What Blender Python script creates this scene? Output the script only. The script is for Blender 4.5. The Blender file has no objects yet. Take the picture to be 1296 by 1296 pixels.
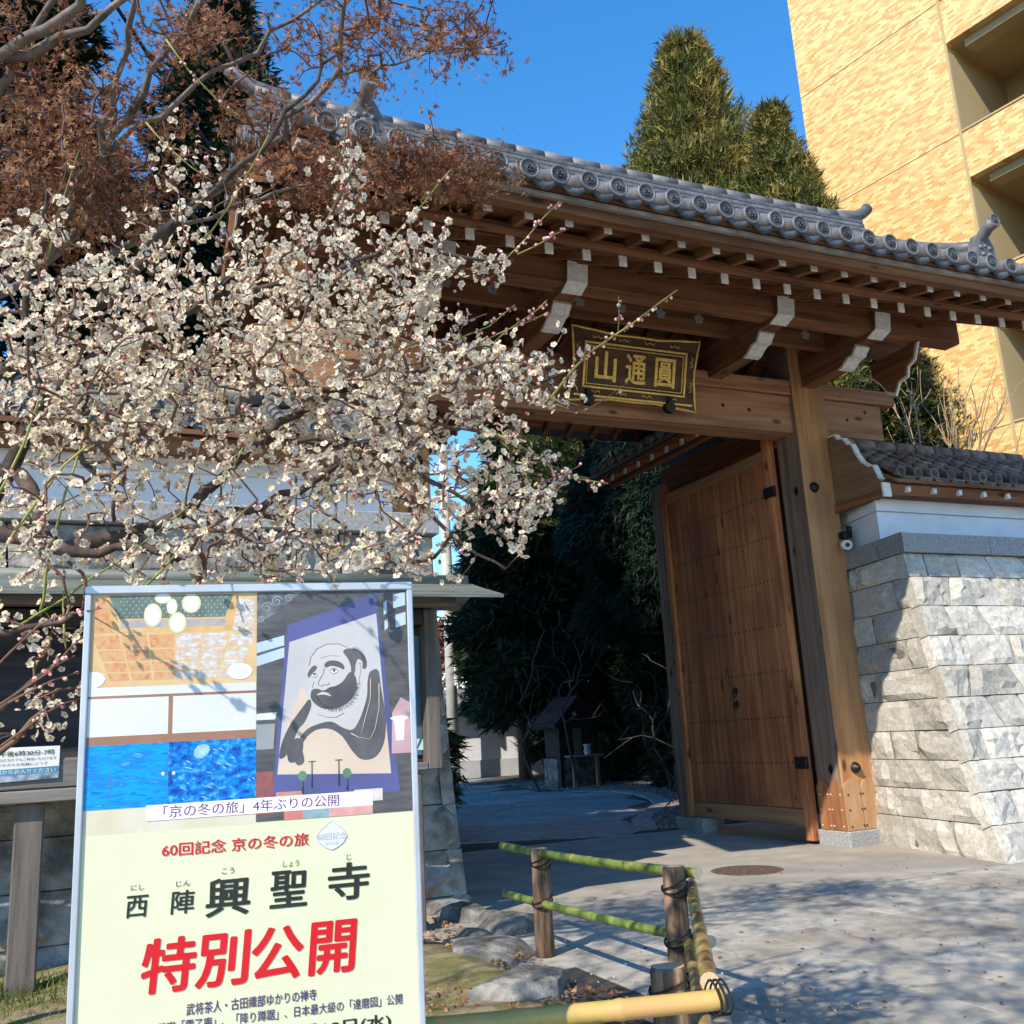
import bpy, math, random
import numpy as np
from mathutils import Vector, Matrix, Euler

random.seed(7)
rng = np.random.default_rng(7)
SC = bpy.context.scene
COL = SC.collection

# ------------------------------------------------------------------ camera
CF, CP, CR, CY, CH = 1230.0, math.radians(13.0), math.radians(3.2), math.radians(24.5), 1.1
fw = np.array([math.sin(CY)*math.cos(CP), math.cos(CY)*math.cos(CP), math.sin(CP)])
rt0 = np.array([math.cos(CY), -math.sin(CY), 0.0])
up0 = np.cross(rt0, fw)
RT = rt0*math.cos(CR) - up0*math.sin(CR)
UP = rt0*math.sin(CR) + up0*math.cos(CR)
CAM = np.array([0, 0, CH])
cd = bpy.data.cameras.new("camera")
cam = bpy.data.objects.new("camera", cd)
COL.objects.link(cam)
SC.camera = cam
cam.matrix_world = Matrix(((RT[0], UP[0], -fw[0], 0), (RT[1], UP[1], -fw[1], 0), (RT[2], UP[2], -fw[2], CH), (0, 0, 0, 1)))
cd.sensor_width = 36.0
cd.lens = 36.0*CF/1296.0
cd.clip_start = 0.05
cd.clip_end = 2000.0

def ray(x, y):
    return fw + RT*(x-648)/CF - UP*(y-648)/CF

def at(x, y, dist):
    """the world point seen at photo position x, y and the given distance from the camera"""
    d = ray(x, y)
    return CAM + d/np.linalg.norm(d)*dist

# ------------------------------------------------------------------ sky and sun
SUN = np.array([-1.0, -0.6, 1.0])
SUN_EL = math.asin(1.0/np.linalg.norm(SUN))
SUN_ROT = math.atan2(-1.0, -0.6) % (2*math.pi)
world = bpy.data.worlds.new("World")
SC.world = world
world.use_nodes = True
wn = world.node_tree
sky = wn.nodes.new('ShaderNodeTexSky')
sky.sky_type = 'NISHITA'
sky.sun_disc = False
sky.sun_elevation = SUN_EL
sky.sun_rotation = SUN_ROT
sky.air_density = 1.1
sky.dust_density = 0.0
sky.ozone_density = 3.5
hs = wn.nodes.new('ShaderNodeHueSaturation')
hs.inputs['Saturation'].default_value = 1.30
hs.inputs['Value'].default_value = 1.25
wn.links.new(sky.outputs[0], hs.inputs['Color'])
wn.links.new(hs.outputs[0], wn.nodes['Background'].inputs[0])
wn.nodes['Background'].inputs[1].default_value = 0.15
sd = bpy.data.lights.new("sun", 'SUN')
sd.energy = 4.3
sd.angle = math.radians(0.53)
sd.color = (1.0, 0.90, 0.75)
so = bpy.data.objects.new("sun", sd)
COL.objects.link(so)
so.rotation_euler = Vector(SUN).to_track_quat('Z', 'Y').to_euler()
so.location = (-20, -12, 20)
SC.view_settings.view_transform = 'Standard'
SC.view_settings.look = 'None'
SC.view_settings.gamma = 1.0
SC.view_settings.exposure = 0.65
SC.view_settings.use_curve_mapping = False
SC.render.engine = 'CYCLES'
SC.cycles.max_bounces = 6
SC.cycles.transparent_max_bounces = 8

# ------------------------------------------------------------------ materials
MATS = {}

def mat(name, cols, scale=4.0, stretch=(1, 1, 1), rough=0.8, bump=0.3, bscale=None, bdist=0.01,
        vary=0.0, detail=5.0, metal=0.0, dirt=None, trans=0.0, lo=0.35, hi=0.65, spec=0.3, knots=0.0, facevar=0.0):
    """noise driven colour with bump; vary = brightness change from object to object"""
    if name in MATS:
        return MATS[name]
    m = bpy.data.materials.new(name)
    MATS[name] = m
    m.use_nodes = True
    nt = m.node_tree
    N, L = nt.nodes, nt.links
    b = N['Principled BSDF']
    geo = N.new('ShaderNodeNewGeometry')
    mp = N.new('ShaderNodeMapping')
    mp.inputs['Scale'].default_value = stretch
    L.new(geo.outputs['Position'], mp.inputs['Vector'])
    oi = N.new('ShaderNodeObjectInfo')
    vec = mp.outputs[0]
    if vary > 0:
        add = N.new('ShaderNodeVectorMath')
        add.operation = 'ADD'
        sc_ = N.new('ShaderNodeVectorMath')
        sc_.operation = 'SCALE'
        cb = N.new('ShaderNodeCombineXYZ')
        for i in range(3):
            L.new(oi.outputs['Random'], cb.inputs[i])
        L.new(cb.outputs[0], sc_.inputs[0])
        sc_.inputs['Scale'].default_value = 37.0
        L.new(vec, add.inputs[0])
        L.new(sc_.outputs[0], add.inputs[1])
        vec = add.outputs[0]
    nz = N.new('ShaderNodeTexNoise')
    nz.inputs['Scale'].default_value = scale
    nz.inputs['Detail'].default_value = detail
    nz.inputs['Roughness'].default_value = 0.6
    L.new(vec, nz.inputs['Vector'])
    rp = N.new('ShaderNodeValToRGB')
    e = rp.color_ramp.elements
    while len(e) < len(cols):
        e.new(0.5)
    for i, c in enumerate(cols):
        e[i].position = lo + (hi-lo)*i/max(1, len(cols)-1)
        e[i].color = (*c, 1)
    L.new(nz.outputs[0], rp.inputs[0])
    out = rp.outputs[0]
    def mul(col, fac_out, lo_, hi_):
        mr = N.new('ShaderNodeMapRange')
        mr.inputs['To Min'].default_value = lo_
        mr.inputs['To Max'].default_value = hi_
        L.new(fac_out, mr.inputs['Value'])
        mx = N.new('ShaderNodeVectorMath')
        mx.operation = 'SCALE'
        L.new(col, mx.inputs[0])
        L.new(mr.outputs[0], mx.inputs['Scale'])
        return mx.outputs[0]
    if vary > 0:
        out = mul(out, oi.outputs['Random'], 1-vary, 1+vary)
    if facevar > 0:
        out = mul(out, geo.outputs['Random Per Island'], 1-facevar, 1+facevar)
    if knots > 0:
        vk = N.new('ShaderNodeTexVoronoi')
        vk.inputs['Scale'].default_value = 1.0
        mk = N.new('ShaderNodeMapping')
        mk.inputs['Scale'].default_value = tuple(5.0 if s > 3 else 2.0 for s in stretch)
        L.new(geo.outputs['Position'], mk.inputs['Vector'])
        L.new(mk.outputs[0], vk.inputs['Vector'])
        mr = N.new('ShaderNodeMapRange')
        mr.inputs['From Min'].default_value = 0.07
        mr.inputs['From Max'].default_value = 0.15
        L.new(vk.outputs['Distance'], mr.inputs['Value'])
        mr.clamp = True
        out = mul(out, mr.outputs[0], 1-knots, 1.0)
    if dirt:
        dc, dscale, dlo, dhi = dirt
        n2 = N.new('ShaderNodeTexNoise')
        n2.inputs['Scale'].default_value = dscale
        n2.inputs['Detail'].default_value = 6
        L.new(geo.outputs['Position'], n2.inputs['Vector'])
        mr = N.new('ShaderNodeMapRange')
        mr.inputs['From Min'].default_value = dlo
        mr.inputs['From Max'].default_value = dhi
        L.new(n2.outputs[0], mr.inputs['Value'])
        mx = N.new('ShaderNodeMix')
        mx.data_type = 'RGBA'
        L.new(mr.outputs[0], mx.inputs['Factor'])
        L.new(out, mx.inputs['A'])
        mx.inputs['B'].default_value = (*dc, 1)
        out = mx.outputs['Result']
    L.new(out, b.inputs['Base Color'])
    b.inputs['Roughness'].default_value = rough
    b.inputs['Metallic'].default_value = metal
    b.inputs['Specular IOR Level'].default_value = spec
    if bump > 0:
        nb = N.new('ShaderNodeTexNoise')
        nb.inputs['Scale'].default_value = bscale or scale*3
        nb.inputs['Detail'].default_value = 6
        nb.inputs['Roughness'].default_value = 0.65
        L.new(vec, nb.inputs['Vector'])
        bp = N.new('ShaderNodeBump')
        bp.inputs['Strength'].default_value = bump
        bp.inputs['Distance'].default_value = bdist
        L.new(nb.outputs[0], bp.inputs['Height'])
        L.new(bp.outputs[0], b.inputs['Normal'])
    if trans > 0:
        tr = N.new('ShaderNodeBsdfTranslucent')
        L.new(out, tr.inputs['Color'])
        ms = N.new('ShaderNodeMixShader')
        ms.inputs[0].default_value = trans
        L.new(b.outputs[0], ms.inputs[1])
        L.new(tr.outputs[0], ms.inputs[2])
        L.new(ms.outputs[0], N['Material Output'].inputs['Surface'])
    return m

def wood(name, c1, c2, axis, **kw):
    st = [16, 16, 16]
    st['xyz'.index(axis)] = 0.9
    kw.setdefault('vary', 0.2)
    kw.setdefault('knots', 0.75)
    return mat(name+'_'+axis, [c1, tuple((a+b)/2 for a, b in zip(c1, c2)), c2], scale=1.0, stretch=tuple(st), rough=0.75,
               bump=0.35, bscale=2.5, bdist=0.004, **kw)

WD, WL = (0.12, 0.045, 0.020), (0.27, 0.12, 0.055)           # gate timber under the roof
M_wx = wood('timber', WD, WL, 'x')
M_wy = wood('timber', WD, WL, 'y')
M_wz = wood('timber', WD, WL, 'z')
M_beam = wood('beam_timber', (0.25, 0.115, 0.06), (0.44, 0.235, 0.13), 'x')
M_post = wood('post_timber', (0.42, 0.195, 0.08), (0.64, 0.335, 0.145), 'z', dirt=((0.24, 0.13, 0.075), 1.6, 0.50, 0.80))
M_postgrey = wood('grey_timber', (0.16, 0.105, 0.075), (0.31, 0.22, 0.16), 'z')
M_door = wood('door_timber', (0.27, 0.085, 0.030), (0.54, 0.225, 0.088), 'z', dirt=((0.17, 0.05, 0.028), 1.1, 0.42, 0.78))
M_doorrail = wood('door_rail_timber', (0.26, 0.13, 0.07), (0.42, 0.23, 0.12), 'y')
M_white = mat('white_painted_end', [(0.62, 0.60, 0.55), (0.80, 0.79, 0.76)], scale=25, rough=0.8, bump=0.2, vary=0.08)
M_tile = mat('grey_roof_tile', [(0.08, 0.08, 0.084), (0.17, 0.17, 0.173)], scale=9, rough=0.52, bump=0.15, bscale=40, bdist=0.003, vary=0.18, spec=0.5)
M_tiledark = mat('grey_tile_relief', [(0.05, 0.053, 0.06), (0.10, 0.105, 0.115)], scale=12, rough=0.5, bump=0.2, bscale=60, bdist=0.003, vary=0.2)
M_tilebrown = mat('brown_roof_tile', [(0.085, 0.062, 0.052), (0.17, 0.13, 0.11), (0.22, 0.19, 0.17)], scale=7, rough=0.6, bump=0.3, bdist=0.004, vary=0.25)
M_board = mat('weathered_eave_board', [(0.25, 0.22, 0.19), (0.40, 0.36, 0.32)], scale=5, stretch=(0.6, 6, 6), rough=0.9, vary=0.12)
M_iron = mat('black_iron', [(0.015, 0.014, 0.014), (0.04, 0.038, 0.036)], scale=20, rough=0.45, bump=0.1, metal=0.6)
M_gold = mat('gilded_trim', [(0.62, 0.38, 0.07), (0.88, 0.62, 0.18)], scale=30, rough=0.38, bump=0.15, metal=0.25, spec=0.5)
M_granite = mat('pale_granite', [(0.20, 0.21, 0.22), (0.32, 0.33, 0.33), (0.42, 0.43, 0.42)], scale=60, rough=0.85, bump=0.3, bscale=90, bdist=0.003, vary=0.08)
M_coping = mat('grey_granite_coping', [(0.20, 0.205, 0.21), (0.34, 0.34, 0.34)], scale=45, rough=0.8, bump=0.3, bscale=70, bdist=0.003, vary=0.08)
M_stone = mat('rough_granite', [(0.37, 0.345, 0.30), (0.46, 0.43, 0.38), (0.53, 0.50, 0.445)], scale=30, spec=0.1, rough=0.95, bump=0.7, bscale=42, bdist=0.010, vary=0.22,
              dirt=((0.30, 0.25, 0.19), 2.3, 0.58, 0.85), detail=8)
M_stoneold = mat('dark_weathered_granite', [(0.12, 0.11, 0.10), (0.27, 0.255, 0.24), (0.40, 0.38, 0.35)], scale=6, rough=0.95, bump=1.0, bscale=26, bdist=0.018, vary=0.15,
              dirt=((0.07, 0.065, 0.06), 3.0, 0.52, 0.75), detail=8)
M_rock = mat('garden_rock', [(0.07, 0.068, 0.062), (0.18, 0.172, 0.155), (0.34, 0.32, 0.285)], scale=7, rough=0.95, bump=1.0, bscale=16, bdist=0.03, vary=0.15, detail=8)
M_pavejoint = mat('paving_joint', [(0.05, 0.045, 0.04), (0.09, 0.082, 0.07)], scale=20, rough=1.0, bump=0.2)
M_joint = mat('dark_joint', [(0.13, 0.12, 0.105), (0.20, 0.185, 0.16)], scale=20, rough=1.0, bump=0.2)
M_plaster = mat('white_plaster', [(0.66, 0.67, 0.70), (0.76, 0.77, 0.80)], scale=3, rough=0.9, bump=0.08, bscale=50)
M_bamboo_g = mat('green_bamboo', [(0.045, 0.085, 0.025), (0.13, 0.19, 0.045), (0.27, 0.29, 0.07)], scale=9, rough=0.35, bump=0.05, spec=0.5, vary=0.1)
M_bamboo_y = mat('yellow_bamboo', [(0.30, 0.27, 0.07), (0.50, 0.34, 0.10), (0.56, 0.31, 0.12)], scale=7, rough=0.35, bump=0.05, spec=0.5)
M_bamboo_ol = mat('mottled_bamboo', [(0.15, 0.065, 0.03), (0.34, 0.23, 0.08), (0.36, 0.34, 0.10)], scale=13, rough=0.4, bump=0.05, spec=0.5)
M_cut = mat('cut_wood_end', [(0.48, 0.34, 0.20), (0.66, 0.50, 0.33)], scale=30, rough=0.8, bump=0.2)
M_logbark = mat('charred_log', [(0.045, 0.028, 0.02), (0.17, 0.105, 0.065), (0.34, 0.22, 0.14)], scale=1.4, stretch=(16, 16, 2), rough=0.9, bump=0.8, bscale=3, bdist=0.01)
M_bark = mat('plum_bark', [(0.035, 0.025, 0.022), (0.11, 0.08, 0.065)], scale=25, rough=0.9, bump=0.6, bdist=0.004)
M_twig = mat('plum_twig', [(0.10, 0.055, 0.04), (0.20, 0.12, 0.08)], scale=15, rough=0.8, bump=0)
M_shoot = mat('green_shoot', [(0.16, 0.20, 0.04), (0.32, 0.30, 0.08)], scale=8, rough=0.6, bump=0)
M_mbark = mat('maple_bark', [(0.09, 0.075, 0.065), (0.24, 0.205, 0.18)], scale=12, rough=0.9, bump=0.5, bdist=0.004)
M_petal = mat('white_petal', [(0.84, 0.73, 0.55), (0.93, 0.84, 0.69)], scale=40, rough=0.6, bump=0, trans=0.42, facevar=0.06)
M_stamen = mat('yellow_stamen', [(0.55, 0.42, 0.10), (0.70, 0.58, 0.22)], scale=90, rough=0.8, bump=0)
M_calyx = mat('red_calyx', [(0.22, 0.05, 0.04), (0.42, 0.13, 0.11)], scale=30, rough=0.6, bump=0)
M_budm = mat('pink_bud', [(0.60, 0.28, 0.26), (0.80, 0.62, 0.55)], scale=40, rough=0.6, bump=0)
M_mleaf = mat('dry_maple_leaf', [(0.13, 0.045, 0.022), (0.30, 0.125, 0.06), (0.50, 0.29, 0.16)], scale=5, rough=0.7, bump=0, trans=0.25, facevar=0.35)
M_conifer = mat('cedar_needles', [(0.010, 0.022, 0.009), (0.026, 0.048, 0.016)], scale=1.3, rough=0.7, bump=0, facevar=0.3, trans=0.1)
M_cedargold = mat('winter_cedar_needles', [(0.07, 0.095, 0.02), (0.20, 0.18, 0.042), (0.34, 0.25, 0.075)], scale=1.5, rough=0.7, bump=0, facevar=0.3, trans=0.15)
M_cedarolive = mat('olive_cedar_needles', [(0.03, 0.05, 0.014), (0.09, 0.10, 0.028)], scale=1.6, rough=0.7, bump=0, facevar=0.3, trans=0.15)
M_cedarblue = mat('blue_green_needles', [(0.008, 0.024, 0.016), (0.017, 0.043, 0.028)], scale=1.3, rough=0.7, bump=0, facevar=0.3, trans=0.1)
M_trunk = mat('cedar_bark', [(0.05, 0.035, 0.028), (0.14, 0.10, 0.08)], scale=6, stretch=(4, 4, 0.7), rough=0.95, bump=0.5)

# ------------------------------------------------------------------ mesh building
class MB:
    def __init__(s):
        s.v, s.f, s.mi, s.sm = [], [], [], []
    def add(s, vs, fs, mi=0, smooth=False):
        n = len(s.v)
        s.v += [tuple(map(float, p)) for p in vs]
        s.f += [tuple(i+n for i in f) for f in fs]
        s.mi += [mi]*len(fs)
        s.sm += [smooth]*len(fs)
        return s
    def box(s, x0, x1, y0, y1, z0, z1, c=0.0, mi=0):
        """box with chamfered edges of width c"""
        if c <= 0:
            vs = [(x, y, z) for z in (z0, z1) for y in (y0, y1) for x in (x0, x1)]
            return s.add(vs, [(0, 2, 3, 1), (4, 5, 7, 6), (0, 1, 5, 4), (2, 6, 7, 3), (0, 4, 6, 2), (1, 3, 7, 5)], mi)
        vs, idx = [], {}
        X, Y, Z = (x0, x1), (y0, y1), (z0, z1)
        for i in (0, 1):
            for j in (0, 1):
                for k in (0, 1):
                    for a in range(3):
                        p = [X[i], Y[j], Z[k]]
                        for b, t in enumerate((i, j, k)):
                            if b != a:
                                p[b] += c if t == 0 else -c
                        idx[(i, j, k, a)] = len(vs)
                        vs.append(p)
        fs = []
        for t in (0, 1):
            fs.append([idx[(t, 0, 0, 0)], idx[(t, 1, 0, 0)], idx[(t, 1, 1, 0)], idx[(t, 0, 1, 0)]][::(1 if t else -1)])
            fs.append([idx[(0, t, 0, 1)], idx[(1, t, 0, 1)], idx[(1, t, 1, 1)], idx[(0, t, 1, 1)]][::(-1 if t else 1)])
            fs.append([idx[(0, 0, t, 2)], idx[(1, 0, t, 2)], idx[(1, 1, t, 2)], idx[(0, 1, t, 2)]][::(1 if t else -1)])
        for a in (0, 1):
            for b in (0, 1):
                q = [idx[(0, a, b, 1)], idx[(1, a, b, 1)], idx[(1, a, b, 2)], idx[(0, a, b, 2)]]
                fs.append(q[::(1 if a == b else -1)])
                q = [idx[(a, 0, b, 0)], idx[(a, 1, b, 0)], idx[(a, 1, b, 2)], idx[(a, 0, b, 2)]]
                fs.append(q[::(-1 if a == b else 1)])
                q = [idx[(a, b, 0, 0)], idx[(a, b, 1, 0)], idx[(a, b, 1, 1)], idx[(a, b, 0, 1)]]
                fs.append(q[::(1 if a == b else -1)])
        for i in (0, 1):
            for j in (0, 1):
                for k in (0, 1):
                    q = [idx[(i, j, k, 0)], idx[(i, j, k, 1)], idx[(i, j, k, 2)]]
                    fs.append(q[::(1 if (i+j+k) % 2 else -1)])
        return s.add(vs, fs, mi)
    def prism(s, poly, a0, a1, axis='x', mi=0, smooth=False):
        """extrude a closed 2-D outline along an axis; outline coordinates are the other two axes in order"""
        n = len(poly)
        def P(a, p):
            return {'x': (a, p[0], p[1]), 'y': (p[0], a, p[1]), 'z': (p[0], p[1], a)}[axis]
        vs = [P(a0, p) for p in poly]+[P(a1, p) for p in poly]
        fs = [tuple(range(n))[::-1], tuple(range(n, 2*n))]
        s.add(vs, fs, mi, False)
        n0 = len(s.v)-2*n
        s.f += [(n0+i, n0+(i+1) % n, n0+n+(i+1) % n, n0+n+i) for i in range(n)]
        s.mi += [mi]*n
        s.sm += [smooth]*n
        return s
    def tube(s, pts, r, k=8, mi=0, smooth=True, caps=True, capmi=None):
        """tube through points with radius r (number or list)"""
        pts = [np.array(p, float) for p in pts]
        rs = r if hasattr(r, '__len__') else [r]*len(pts)
        vs, fs = [], []
        T0 = pts[1]-pts[0]
        T0 = T0/np.linalg.norm(T0)
        a = np.array([0, 0, 1.0]) if abs(T0[2]) < 0.9 else np.array([1.0, 0, 0])
        u = np.cross(T0, a)
        u /= np.linalg.norm(u)
        for i, p in enumerate(pts):
            T = pts[min(i+1, len(pts)-1)]-pts[max(i-1, 0)]
            T = T/(np.linalg.norm(T)+1e-12)
            u = u-T*(u@T)
            u /= np.linalg.norm(u)
            w = np.cross(T, u)
            for j in range(k):
                t = 2*math.pi*j/k
                vs.append(p+rs[i]*(math.cos(t)*u+math.sin(t)*w))
        for i in range(len(pts)-1):
            for j in range(k):
                fs.append((i*k+j, i*k+(j+1) % k, (i+1)*k+(j+1) % k, (i+1)*k+j))
        s.add(vs, fs, mi, smooth)
        if caps:
            n0 = len(s.v)-len(vs)
            cm = mi if capmi is None else capmi
            s.f += [tuple(n0+j for j in range(k))[::-1], tuple(n0+(len(pts)-1)*k+j for j in range(k))]
            s.mi += [cm, cm]
            s.sm += [False, False]
        return s
    def lathe(s, c, prof, n=16, axis='z', mi=0, smooth=True):
        """prof = list of (radius, along)"""
        vs, fs = [], []
        for r, h in prof:
            for j in range(n):
                t = 2*math.pi*j/n
                a, b = r*math.cos(t), r*math.sin(t)
                p = {'z': (a, b, h), 'y': (a, h, b), 'x': (h, a, b)}[axis]
                vs.append((c[0]+p[0], c[1]+p[1], c[2]+p[2]))
        for i in range(len(prof)-1):
            for j in range(n):
                fs.append((i*n+j, i*n+(j+1) % n, (i+1)*n+(j+1) % n, (i+1)*n+j))
        s.add(vs, fs, mi, smooth)
        n0 = len(s.v)-len(vs)
        s.f += [tuple(n0+j for j in range(n)), tuple(n0+(len(prof)-1)*n+j for j in range(n))]
        s.mi += [mi, mi]
        s.sm += [False, False]
        return s
    def xf(s, M):
        s.v = [tuple(M @ Vector(p)) for p in s.v]
        return s
    def mesh(s, name, mats):
        me = bpy.data.meshes.new(name)
        me.from_pydata(s.v, [], s.f)
        for m in (mats if isinstance(mats, (list, tuple)) else [mats]):
            me.materials.append(m)
        me.polygons.foreach_set('material_index', s.mi)
        me.polygons.foreach_set('use_smooth', s.sm)
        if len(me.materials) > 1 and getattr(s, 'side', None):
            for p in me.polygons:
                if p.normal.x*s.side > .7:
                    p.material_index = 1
        return me
    def build(s, name, mats, parent=None, **kw):
        """one object with its origin at the middle of the mesh's base"""
        v = np.array(s.v)
        o = np.array([(v[:, 0].min()+v[:, 0].max())/2, (v[:, 1].min()+v[:, 1].max())/2, v[:, 2].min()])
        s.v = [tuple(p) for p in (v-o)]
        return put(name, s.mesh(name, mats), o, parent, **kw)

def put(name, me, loc=(0, 0, 0), parent=None, rot=None, **kw):
    """link an object; loc is in the parent's space only when the parent is turned, else in world space"""
    ob = bpy.data.objects.new(name, me)
    COL.objects.link(ob)
    l = Vector(loc)
    if parent is not None:
        ob.parent = parent
        if not parent.get('_local'):
            l = l - origin_of(parent)
    ob.location = l
    if rot is not None:
        ob.rotation_euler = rot
    for k, val in kw.items():
        ob[k] = val
    return ob

def origin_of(o):
    l = Vector(o.location)
    while o.parent is not None:
        o = o.parent
        l = l + Vector(o.location)
    return l

def thing(name, label, cat, loc=(0, 0, 0), group=None, local=False, rot=None):
    o = bpy.data.objects.new(name, None)
    COL.objects.link(o)
    o.empty_display_size = 0.2
    o.location = loc
    if rot is not None:
        o.rotation_euler = rot
    o['label'] = label
    o['category'] = cat
    if group:
        o['group'] = group
    if local:
        o['_local'] = 1
    return o

def tag(o, label=None, cat=None, group=None, kind=None):
    if label: o['label'] = label
    if cat: o['category'] = cat
    if group: o['group'] = group
    if kind: o['kind'] = kind
    return o

def fast(name, V, F, mats, parent=None, mi=None, smooth=False, loc=(0, 0, 0), **kw):
    """mesh from numpy arrays; F is (n,k) of one polygon size or a list of such arrays"""
    Fs = F if isinstance(F, list) else [F]
    me = bpy.data.meshes.new(name)
    nv = len(V)
    me.vertices.add(nv)
    me.vertices.foreach_set('co', np.asarray(V, np.float32).ravel())
    nl = sum(f.size for f in Fs)
    nf = sum(len(f) for f in Fs)
    me.loops.add(nl)
    me.loops.foreach_set('vertex_index', np.concatenate([f.ravel() for f in Fs]).astype(np.int32))
    me.polygons.add(nf)
    tot = np.concatenate([np.full(len(f), f.shape[1]) for f in Fs])
    st = np.concatenate([[0], np.cumsum(tot)[:-1]])
    me.polygons.foreach_set('loop_start', st.astype(np.int32))
    try:
        me.polygons.foreach_set('loop_total', tot.astype(np.int32))
    except Exception:
        pass
    for m in (mats if isinstance(mats, (list, tuple)) else [mats]):
        me.materials.append(m)
    if mi is not None:
        me.polygons.foreach_set('material_index', np.asarray(mi, np.int32))
    me.polygons.foreach_set('use_smooth', np.full(nf, smooth))
    me.update(calc_edges=True)
    return put(name, me, loc, parent, **kw)

def text_mesh(s, size, bold=0.0):
    cu = bpy.data.curves.new('lettering', 'FONT')
    cu.body = s
    cu.size = size
    cu.offset = bold
    cu.resolution_u = 3
    tmp = bpy.data.objects.new('lettering', cu)
    COL.objects.link(tmp)
    bpy.context.view_layer.update()
    me = bpy.data.meshes.new_from_object(tmp.evaluated_get(bpy.context.evaluated_depsgraph_get()))
    bpy.data.objects.remove(tmp)
    return me

# ------------------------------------------------------------------ ground, street, pavement
def structure(o):
    o['kind'] = 'structure'
    return o

M_ground = mat('packed_earth', [(0.09, 0.07, 0.05), (0.20, 0.16, 0.11)], scale=3, rough=1.0, bump=0.6, bdist=0.01)
M_pave = mat('pale_paving_stone', [(0.28, 0.262, 0.225), (0.37, 0.345, 0.295), (0.43, 0.40, 0.345)], scale=9, rough=0.88, bump=0.35, bscale=55, bdist=0.004, vary=0.13,
             dirt=((0.24, 0.19, 0.14), 1.3, 0.52, 0.80), detail=9)
M_slab = mat('pale_concrete_apron', [(0.29, 0.265, 0.225), (0.38, 0.35, 0.30)], scale=3.5, rough=0.9, bump=0.25, bscale=60, bdist=0.003,
             dirt=((0.24, 0.225, 0.20), 0.9, 0.50, 0.72), detail=9)
M_path = mat('temple_path_stone', [(0.17, 0.175, 0.18), (0.29, 0.29, 0.29)], scale=6, rough=0.85, bump=0.4, bscale=40, bdist=0.004, vary=0.2)
mb = MB()
n = 60
xs = np.concatenate([np.linspace(-900, -30, 12), np.linspace(-25, 40, 66), np.linspace(50, 900, 12)])
ys = np.concatenate([np.linspace(-900, -20, 10), np.linspace(-15, 45, 61), np.linspace(60, 900, 12)])
V = np.array([(x, y, -0.07) for y in ys for x in xs])
nx = len(xs)
F = np.array([(j*nx+i, j*nx+i+1, (j+1)*nx+i+1, (j+1)*nx+i) for j in range(len(ys)-1) for i in range(nx-1)])
structure(fast('ground', V, F, M_ground))

street = structure(MB().add([(-12, -12, -0.012), (14, -12, -0.012), (14, 3.2, -0.012), (-12, 3.2, -0.012)], [(0, 1, 2, 3)]).build('street', M_slab))
# paving setts in front of the gate, each one its own stone; the bed shows as joints
pav = structure(MB().box(1.0, 12, 2.5, 5.42, -0.06, -0.006).build('pavement', M_pavejoint))
rr = random.Random(3)
rows = [(5.405, 4.56), (4.56, 3.715), (3.715, 2.87), (2.87, 2.55)]
sett_mesh = {}
for j, (yb, ya) in enumerate(rows):
    x = 2.28 + (0.0 if j % 2 else -0.185)
    while x < 9.2:
        w = 0.37
        key = (round(yb-ya, 3), )
        if key not in sett_mesh:
            sett_mesh[key] = MB().box(-w/2+.0035, w/2-.0035, -(yb-ya)/2+.0035, (yb-ya)/2-.0035, -0.04, 0, c=0.002).mesh('paving_stone', M_pave)
        if not (x < 2.5 and yb < 3.6):
            put('paving_stone', sett_mesh[key], (x+w/2, (ya+yb)/2, rr.uniform(-0.002, 0.002)), pav)
        x += w
# the apron slab under the gate and the joint against the street paving
apron = structure(MB().box(1.9, 9.5, 5.44, 9.6, -0.06, 0.0, c=0.006).build('gate_apron', M_slab))
M_gutter = mat('gutter_strip', [(0.16, 0.15, 0.14), (0.27, 0.26, 0.25)], scale=30, rough=0.95, bump=0.5, bdist=0.004)
kerbline = structure(MB().box(1.9, 9.5, 5.405, 5.44, -0.05, -0.002).build('drain_joint', M_gutter))
# manhole cover with a raised ring pattern
M_rust = mat('rusty_cast_iron', [(0.07, 0.045, 0.035), (0.20, 0.14, 0.11)], scale=30, rough=0.75, bump=0.3, vary=0)
mh = thing('manhole_cover', 'round rusty brown manhole cover set in the pale slab before the gate door', 'manhole cover', (4.79, 6.53, 0))
MB().lathe((4.79, 6.53, 0), [(0.275, -0.01), (0.275, 0.003), (0.262, 0.004)], 40).build('ring', M_rust, mh)
b = MB().lathe((4.79, 6.53, 0), [(0.255, -0.01), (0.255, 0.001), (0.25, 0.003)], 40)
b.build('cover', mat('dark_cast_iron', [(0.05, 0.03, 0.025), (0.10, 0.06, 0.05)], scale=30, rough=0.8), mh)
b = MB()
for r0, kk in ((0.05, 6), (0.1, 10), (0.15, 16), (0.2, 20), (0.238, 26)):
    for i in range(kk):
        a = 2*math.pi*(i+(0.5 if kk % 4 else 0))/kk
        s_ = math.pi*r0/kk*0.62
        c_, d_ = math.cos(a), math.sin(a)
        px, py = 4.79+r0*c_, 6.53+r0*d_
        b.add([(px-s_*d_-.012*c_, py+s_*c_-.012*d_, .006), (px+s_*d_-.012*c_, py-s_*c_-.012*d_, .006), (px+s_*d_+.012*c_, py-s_*c_+.012*d_, .006), (px-s_*d_+.012*c_, py+s_*c_+.012*d_, .006)], [(0, 1, 2, 3)])
b.build('tread_pattern', M_rust, mh)

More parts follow.
